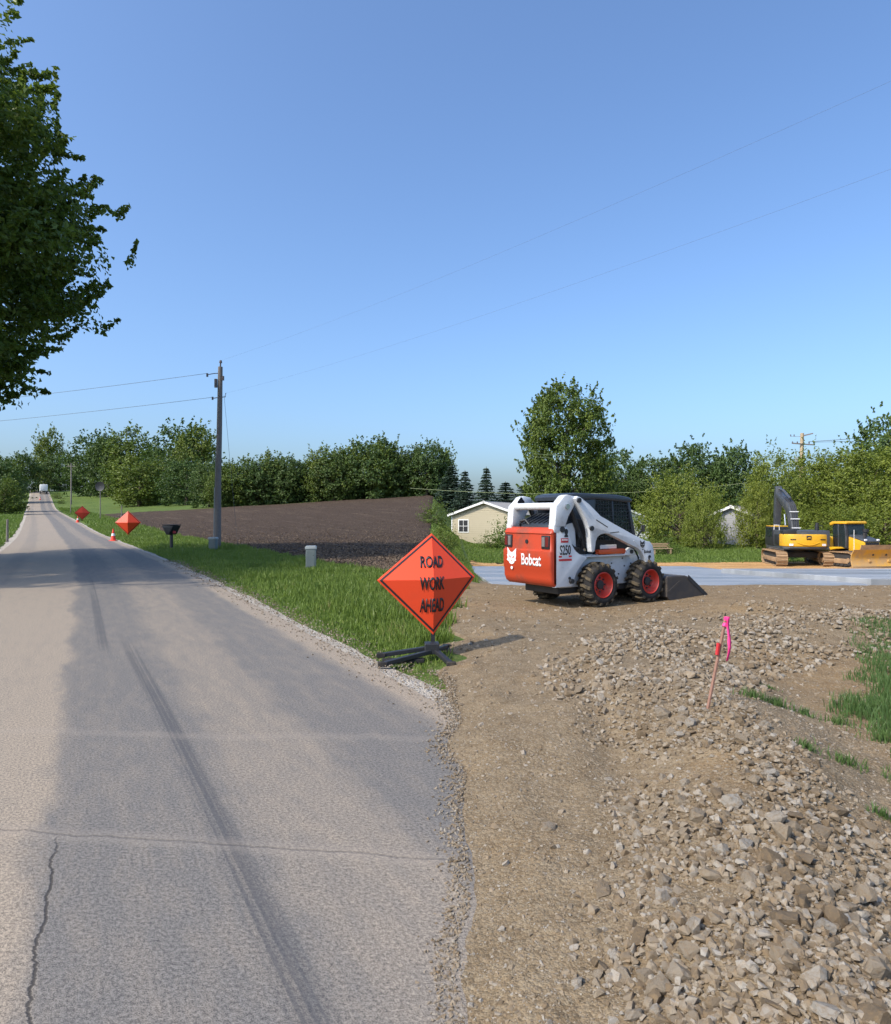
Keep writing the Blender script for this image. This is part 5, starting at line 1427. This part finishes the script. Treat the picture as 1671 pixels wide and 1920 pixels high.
for i, (a, b) in enumerate([((-.04, -.04, .10), (-.56, -.30, .03)), ((-.04, .08, .12), (-.58, .02, .06)), ((.04, .06, .10), (.20, .62, .03)), ((.03, -.04, .10), (.16, -.36, .03))]):
    bm = NB(); bar(bm, a, b, .055, .045, .006); lg = obj('leg', bm, MAT_BLACK, sg)
    bm = NB(); box(bm, b, (.10, .07, .05), bevel=.008); obj('foot', bm, MAT_RUBBER, lg)
bm = NB(); box(bm, (-.02, .02, .13), (.16, .16, .12), bevel=.01); obj('spring_base', bm, MAT_BLACK, sg)
bm = NB(); box(bm, (-.34, -.10, .02), (.46, .10, .045), bevel=.01); obj('ballast_bar', bm, MAT_RUBBER, sg)
for (x, y, zc, hd, lab, m, rz, kw) in [(-21.55, 46.3, 1.10, .84, 'bright orange diamond work sign, middle one along the road', MAT_SIGN, rad(20), dict(top=rad(20), bot=rad(14), left=rad(16), right=rad(20), puff=.16)),
                                   (-44.7, 84, 1.9, .86, 'dark orange diamond work sign, farthest along the road', MAT_SIGND, rad(32), dict(top=rad(4), bot=rad(4), puff=.05))]:
    sg2, st2 = sign(x, y, zc, hd, rz, lab, m, None, **kw)
    for i in range(4):
        a = math.pi / 4 + i * math.pi / 2
        bm = NB(); bar(bm, (0, .05, .14), (.55 * math.cos(a), .05 + .55 * math.sin(a), .02), .05, .04); obj('leg', bm, MAT_BLACK, sg2)

def cone(x, y, h, label):
    c = empty('traffic_cone', (x, y, gz(x, y) + .01)); tag(c, label, 'traffic cone', 'traffic cones along the road')
    bm = lathe(NB(), [(.15 * h / .7, .03), (.03 * h / .7, h), (.001, h)], 20, axis='z'); b = obj('cone_body', bm, MAT_CONE, c, True)
    bm = lathe(NB(), [(.106 * h / .7, h * .42), (.080 * h / .7, h * .62), (.078 * h / .7, h * .62), (.10 * h / .7, h * .42)], 20, axis='z'); obj('reflective_band', bm, MAT_DECALW, b, True)
    bm = NB(); box(bm, (0, 0, .02), (.36 * h / .7, .36 * h / .7, .04), bevel=.01); obj('base', bm, MAT_CONE, c)
cone(-20.1, 41.3, .74, 'traffic cone beside the middle orange diamond sign')
cone(-42.3, 78.5, .74, 'traffic cone beside the farthest orange diamond sign')
cone(-117, 197, .9, 'traffic cone standing in the road before the white truck')
# dish, far posts
dx_, dy_ = -47.6, 94
ds = empty('dish_on_post', (dx_, dy_, gz(dx_, dy_))); tag(ds, 'dark round dish on a post beyond the orange signs', 'dish')
H_ = 1.6 + 54 * dy_ / 1280 - gz(dx_, dy_)
bm = lathe(NB(), [(.05, .10), (.45, .06), (.66, -.02), (.64, -.05), (.44, .02), (.05, .05)], 24, (0, 0, H_)); obj('dish', bm, MAT_BLACK, ds, True)
bm = cyl(NB(), (0, .1, -.2), (0, .1, H_), .06, n=10); obj('post', bm, MAT_POLE, ds)
def post(x, y, h, label, r=.07):
    o = empty('fence_post', (x, y, gz(x, y))); tag(o, label, 'post')
    bm = tube(NB(), [(0, 0, -.2), (0, 0, h * .5), (.01, 0, h)], [r, r * .95, r * .8], 8); obj('shaft', bm, MAT_POLE, o, True)
    bm = cyl(NB(), (.01, 0, h), (.01, 0, h + .03), r * .9, r * .3, n=8); obj('cap', bm, MAT_POLE, o)
post(-35.6, 75, 2.0, 'dark wooden post behind the middle orange sign')
post(-67, 122, 2.6, 'wooden post left of the round dish')
post(-26, 40.5, 1.3, 'grey post on the left roadside bank')
fp = empty('utility_pole', (-96, 175, gz(-96, 175))); tag(fp, 'distant utility pole beside the road crest', 'utility pole')
bm = tube(NB(), [(0, 0, -.3), (0, 0, 10.6)], [.2, .14], 8); obj('pole', bm, MAT_POLE, fp)
bm = NB(); box(bm, (0, 0, 9.8), (2.2, .12, .14)); ca = obj('crossarm', bm, MAT_POLE, fp)
for x in (-.95, -.3, .35, .95):
    bm = cyl(NB(), (x, 0, 9.87), (x, 0, 10.1), .05, n=6); obj('insulator', bm, MAT_GLASSB, ca)

# white truck at the crest
ty = 232.0; tx = float(road_x(ty)) + 1.3
tr = empty('white_truck', (tx, ty, float(road_z(ty)) + .03), rad(-58)); tag(tr, 'white box truck stopped at the crest of the road', 'truck')
bm = NB(); box(bm, (.9, 0, 2.0), (4.2, 2.3, 2.2), bevel=.15); obj('cargo_box', bm, MAT_DECALW, tr, True)
bm = NB(); prism(bm, [(-3.1, .6), (-3.1, 1.5), (-2.75, 1.65), (-2.3, 2.5), (-1.35, 2.55), (-1.35, .6)], -1.05, 1.05, 'y', .08); cb = obj('cab', bm, MAT_DECALW, tr, True)
bm = NB(); prism(bm, [(-2.80, 1.66), (-2.40, 2.38), (-2.36, 2.38), (-2.76, 1.66)], -.9, .9, 'y'); obj('windscreen', bm, MAT_BLACK, cb)
bm = NB(); box(bm, (-3.11, 0, 1.05), (.05, 1.4, .5)); obj('grille', bm, MAT_BLACK, cb)
for s in (-1, 1):
    bm = NB(); box(bm, (-1.85, s * 1.055, 1.95), (.8, .02, .6)); obj('side_window', bm, MAT_BLACK, cb)
    for x in (-2.3, 2.0):
        bm = lathe(NB(), [(.2, s * .8), (.46, s * .8), (.48, s * .85), (.48, s * 1.02), (.46, s * 1.06), (.2, s * 1.06)], 20, (x, 0, .48)); wh = obj('wheel', bm, MAT_RUBBER, tr, True)
        bm = cyl(NB(), (x, s * 1.0, .48), (x, s * 1.08, .48), .22, n=12); obj('rim', bm, MAT_PEDW, wh)
bm = NB(); box(bm, (-.2, 0, .6), (5.2, .9, .25)); obj('frame', bm, MAT_BLACK, tr)
for (u, y, s_, lab) in [(5.2, 205, .55, 'dark bush right of the road below the white truck'), (5.5, 178, .38, 'small dark bush on the right verge near the crest'), (-5.2, 200, .5, 'bush on the left verge near the crest')]:
    put(T_SCRUB, float(road_x(y)) + u, y, s_ * 1.4, u, s_ * 2.2, lab, 'bushes near the road crest', 'shrub')

# ------------------------------------------------------------------ right half: houses, bench, pole, stake
MAT_SIDING = plain('cream_siding', (.46, .40, .28), .7, 0, .04, 2)
MAT_TRIM = plain('white_trim', (.78, .77, .73), .6, 0, .05)
MAT_ROOF = plain('roof_shingle', (.33, .31, .29), .85, 0, .2, 10)
MAT_GREYH = plain('grey_siding', (.34, .34, .35), .75, 0, .08)
def house(x, y, rz, wd, ln, eave, peak, label, mat, base=None, windows=(), name='house'):
    z = gz(x, y) - .15
    h = empty(name, (x, y, z), rz); tag(h, label, 'house' if name == 'house' else name.split('_')[-1])
    bm = NB(); prism(bm, [(-wd / 2, 0), (-wd / 2, eave), (0, peak), (wd / 2, eave), (wd / 2, 0)], 0, ln, 'y'); wl = obj('wall', bm, mat, h)
    n = int(eave / .22)
    for k in range(1, int(peak / .2)):
        zz = k * .2; half = wd / 2 if zz <= eave else wd / 2 * (peak - zz) / (peak - eave)
        if half < .3: continue
        bm = NB(); box(bm, (0, -.008, zz), (2 * half - .04, .016, .018)); obj('siding_lap', bm, mat, wl)
    for s in (-1, 1):
        L_ = math.hypot(wd / 2, peak - eave); an = math.atan2(peak - eave, wd / 2)
        bm = NB(); box(bm, (s * (wd / 4 + .10), ln / 2, (peak + eave) / 2 + .06), (L_ + .42, ln + .6, .10), rot=(0, s * an, 0)); rf = obj('roof', bm, MAT_ROOF, h)
        bm = NB(); box(bm, (s * (wd / 4 + .10), -.33, (peak + eave) / 2 + .03), (L_ + .44, .04, .20), rot=(0, s * an, 0)); obj('fascia', bm, MAT_TRIM, rf)
        bm = NB(); box(bm, (s * (wd / 2 - .03), -.012, eave / 2), (.10, .03, eave)); obj('corner_board', bm, MAT_TRIM, h)
    for (wx, wz, ww, wh_) in windows:
        bm = NB(); box(bm, (wx, -.02, wz), (ww + .14, .05, wh_ + .14), bevel=.008); wf = obj('window', bm, MAT_TRIM, h)
        for i in range(2):
            for j in range(2):
                bm = NB(); box(bm, (wx + (i - .5) * ww / 2, -.05, wz + (j - .5) * wh_ / 2), (ww / 2 - .05, .012, wh_ / 2 - .05)); obj('pane', bm, MAT_BLACK, wf)
    if base:
        bm = NB(); box(bm, (0, -.03, .2), (wd + .06, .05, .45)); obj('foundation', bm, MAT_CONC, h)
    return h
house(3.75, 65, rad(-24), 6.9, 14, 2.95, 4.12, 'cream-sided house with white gable trim behind the loader', MAT_SIDING, None, [(-2.2, 1.9, .95, 1.15)])
house(24.1, 57.5, rad(-35), 3.6, 5, 2.5, 3.3, 'grey garage with white roof edge half hidden by shrubs', MAT_GREYH, True, [], 'garage')
house(19.6, 74, rad(15), 5.5, 4, 2.3, 3.3, 'small white shed glimpsed behind the large shrub', MAT_TRIM, None, [(0, 1.4, .8, .9)], 'garden_shed')

bx0, by0 = 16.2, 51.2
bn = empty('wooden_bench', (bx0, by0, gz(bx0, by0)), rad(6)); tag(bn, 'low weathered wooden bench on the lawn', 'bench')
for k in range(3):
    bm = NB(); box(bm, (0, -.20 + .2 * k, .46), (1.55, .17, .05), bevel=.008); obj('seat_plank', bm, MAT_WOOD, bn)
for k in range(2):
    bm = NB(); box(bm, (0, .34 + .04 * k, .62 + .17 * k), (1.55, .04, .13), bevel=.008); obj('back_plank', bm, MAT_WOOD, bn)
for x in (-.62, .62):
    for y in (-.22, .24):
        bm = NB(); box(bm, (x, y, .21), (.10, .09, .44)); obj('leg', bm, MAT_WOOD, bn)
    bm = NB(); bar(bm, (x, .27, .2), (x, .40, .88), .07, .05); obj('back_post', bm, MAT_WOOD, bn)

qx, qy = 36.6, 70.0
pp = empty('power_pole', (qx, qy, gz(qx, qy))); tag(pp, 'tan wooden power pole with two crossarms above the trees', 'power pole')
zt = 1.6 + 154 * qy / 1280 - gz(qx, qy)
bm = tube(NB(), [(-.35, 0, -.3), (-.15, 0, zt * .5), (0, 0, zt)], [.24, .20, .17], 12); obj('pole', bm, MAT_POLE2, pp, True)
bm = NB(); bar(bm, (0, -.2, zt - 1.15), (1.15, -.2, zt - 1.22), .11, .11); bar(bm, (0, -.2, zt - 1.15), (-1.15, -.2, zt - 1.05), .11, .11); ca = obj('crossarm', bm, MAT_POLE, pp)
for x in (-1.1, -.6, .6, 1.1):
    bm = cyl(NB(), (x, -.2, zt - 1.1), (x, -.2, zt - .88), .06, n=8); obj('insulator', bm, MAT_GLASSB, ca)
bm = NB(); bar(bm, (.05, -.2, zt - .28), (.85, -.5, zt - .08), .14, .12); obj('street_lamp_arm', bm, MAT_POLE, pp)
bm = NB(); bar(bm, (-.1, 0, zt - .35), (-1.1, .2, zt - .3), .03); ca = obj('side_arm', bm, MAT_POLE, pp)
for x in (-1.1, -.75):
    bm = cyl(NB(), (x, .15, zt - .32), (x, .15, zt - .12), .05, n=8); obj('insulator', bm, MAT_GLASSB, ca)
bm = cyl(NB(), (-.55, -.1, zt - 3.4), (-.55, -.1, zt - 2.5), .24, n=14); obj('transformer', bm, MAT_PEDW, pp, True)
T0 = Vector((qx, qy, gz(qx, qy) + zt))
wire(T0 + Vector((.6, -.2, -.9)), (75, 62, 15.5), 1.2, .025, 'upper wire from the power pole to the right')
wire(T0 + Vector((1.1, -.2, -.95)), (75, 60, 13.6), 1.2, .018, 'lower wire from the power pole to the right')
wire(T0 + Vector((-.2, 0, -4.3)), (-3, 58, 3.9), 1.1, .020, 'cable painted sunlit-bright, sagging from the power pole across the garden', 30, MAT_WIRE_LIT)
wire((8.6, 66, 7.55), (21.5, 84, 9.2), .25, .022, 'upper of two short wires before the tall elm', 10, MAT_WIRE_LIT)
wire((8.6, 66, 7.25), (21.5, 84, 8.8), .25, .022, 'lower of two short wires before the tall elm', 10, MAT_WIRE_LIT)

sx_, sy_ = 1.76, 4.62
sz = float(pad_h(sx_, sy_))
stk = empty('survey_stake', (sx_, sy_, sz)); tag(stk, 'leaning wooden survey stake with a pink ribbon', 'stake')
bm = NB(); bar(bm, (0, 0, -.06), (.155, .05, .60), .019, .012); obj('stake', bm, plain('stake_wood', (.26, .14, .10), .8, 0, .3, 25), stk)
bm = NB(); L_ = []
for k in range(10):
    t_ = k / 9
    L_.append((.160 + .008 * math.sin(t_ * 5) * t_, .02 + .02 * math.sin(t_ * 7), .62 - .30 * t_))
vs = [[bm.verts.new((x - .010 + .003 * math.sin(k), y - .004 * k % .02, z)), bm.verts.new((x + .012, y, z))] for k, (x, y, z) in enumerate(L_)]
for a, b in zip(vs[:-1], vs[1:]): bm.faces.new((a[0], a[1], b[1], b[0]))
rb_ = obj('ribbon', bm, MAT_PINK, stk, True); md = rb_.modifiers.new('thickness', 'SOLIDIFY'); md.thickness = .002
bm = tube(NB(), [(.14, .04, .55), (.15, .045, .57), (.158, .05, .59), (.156, .05, .615)], .014, 8); obj('ribbon_knot', bm, MAT_PINK, stk, True)
bm = NB(); bar(bm, (.085, .024, .36), (.098, .028, .44), .022, .014); obj('paint_mark', bm, MAT_DECALR, stk)
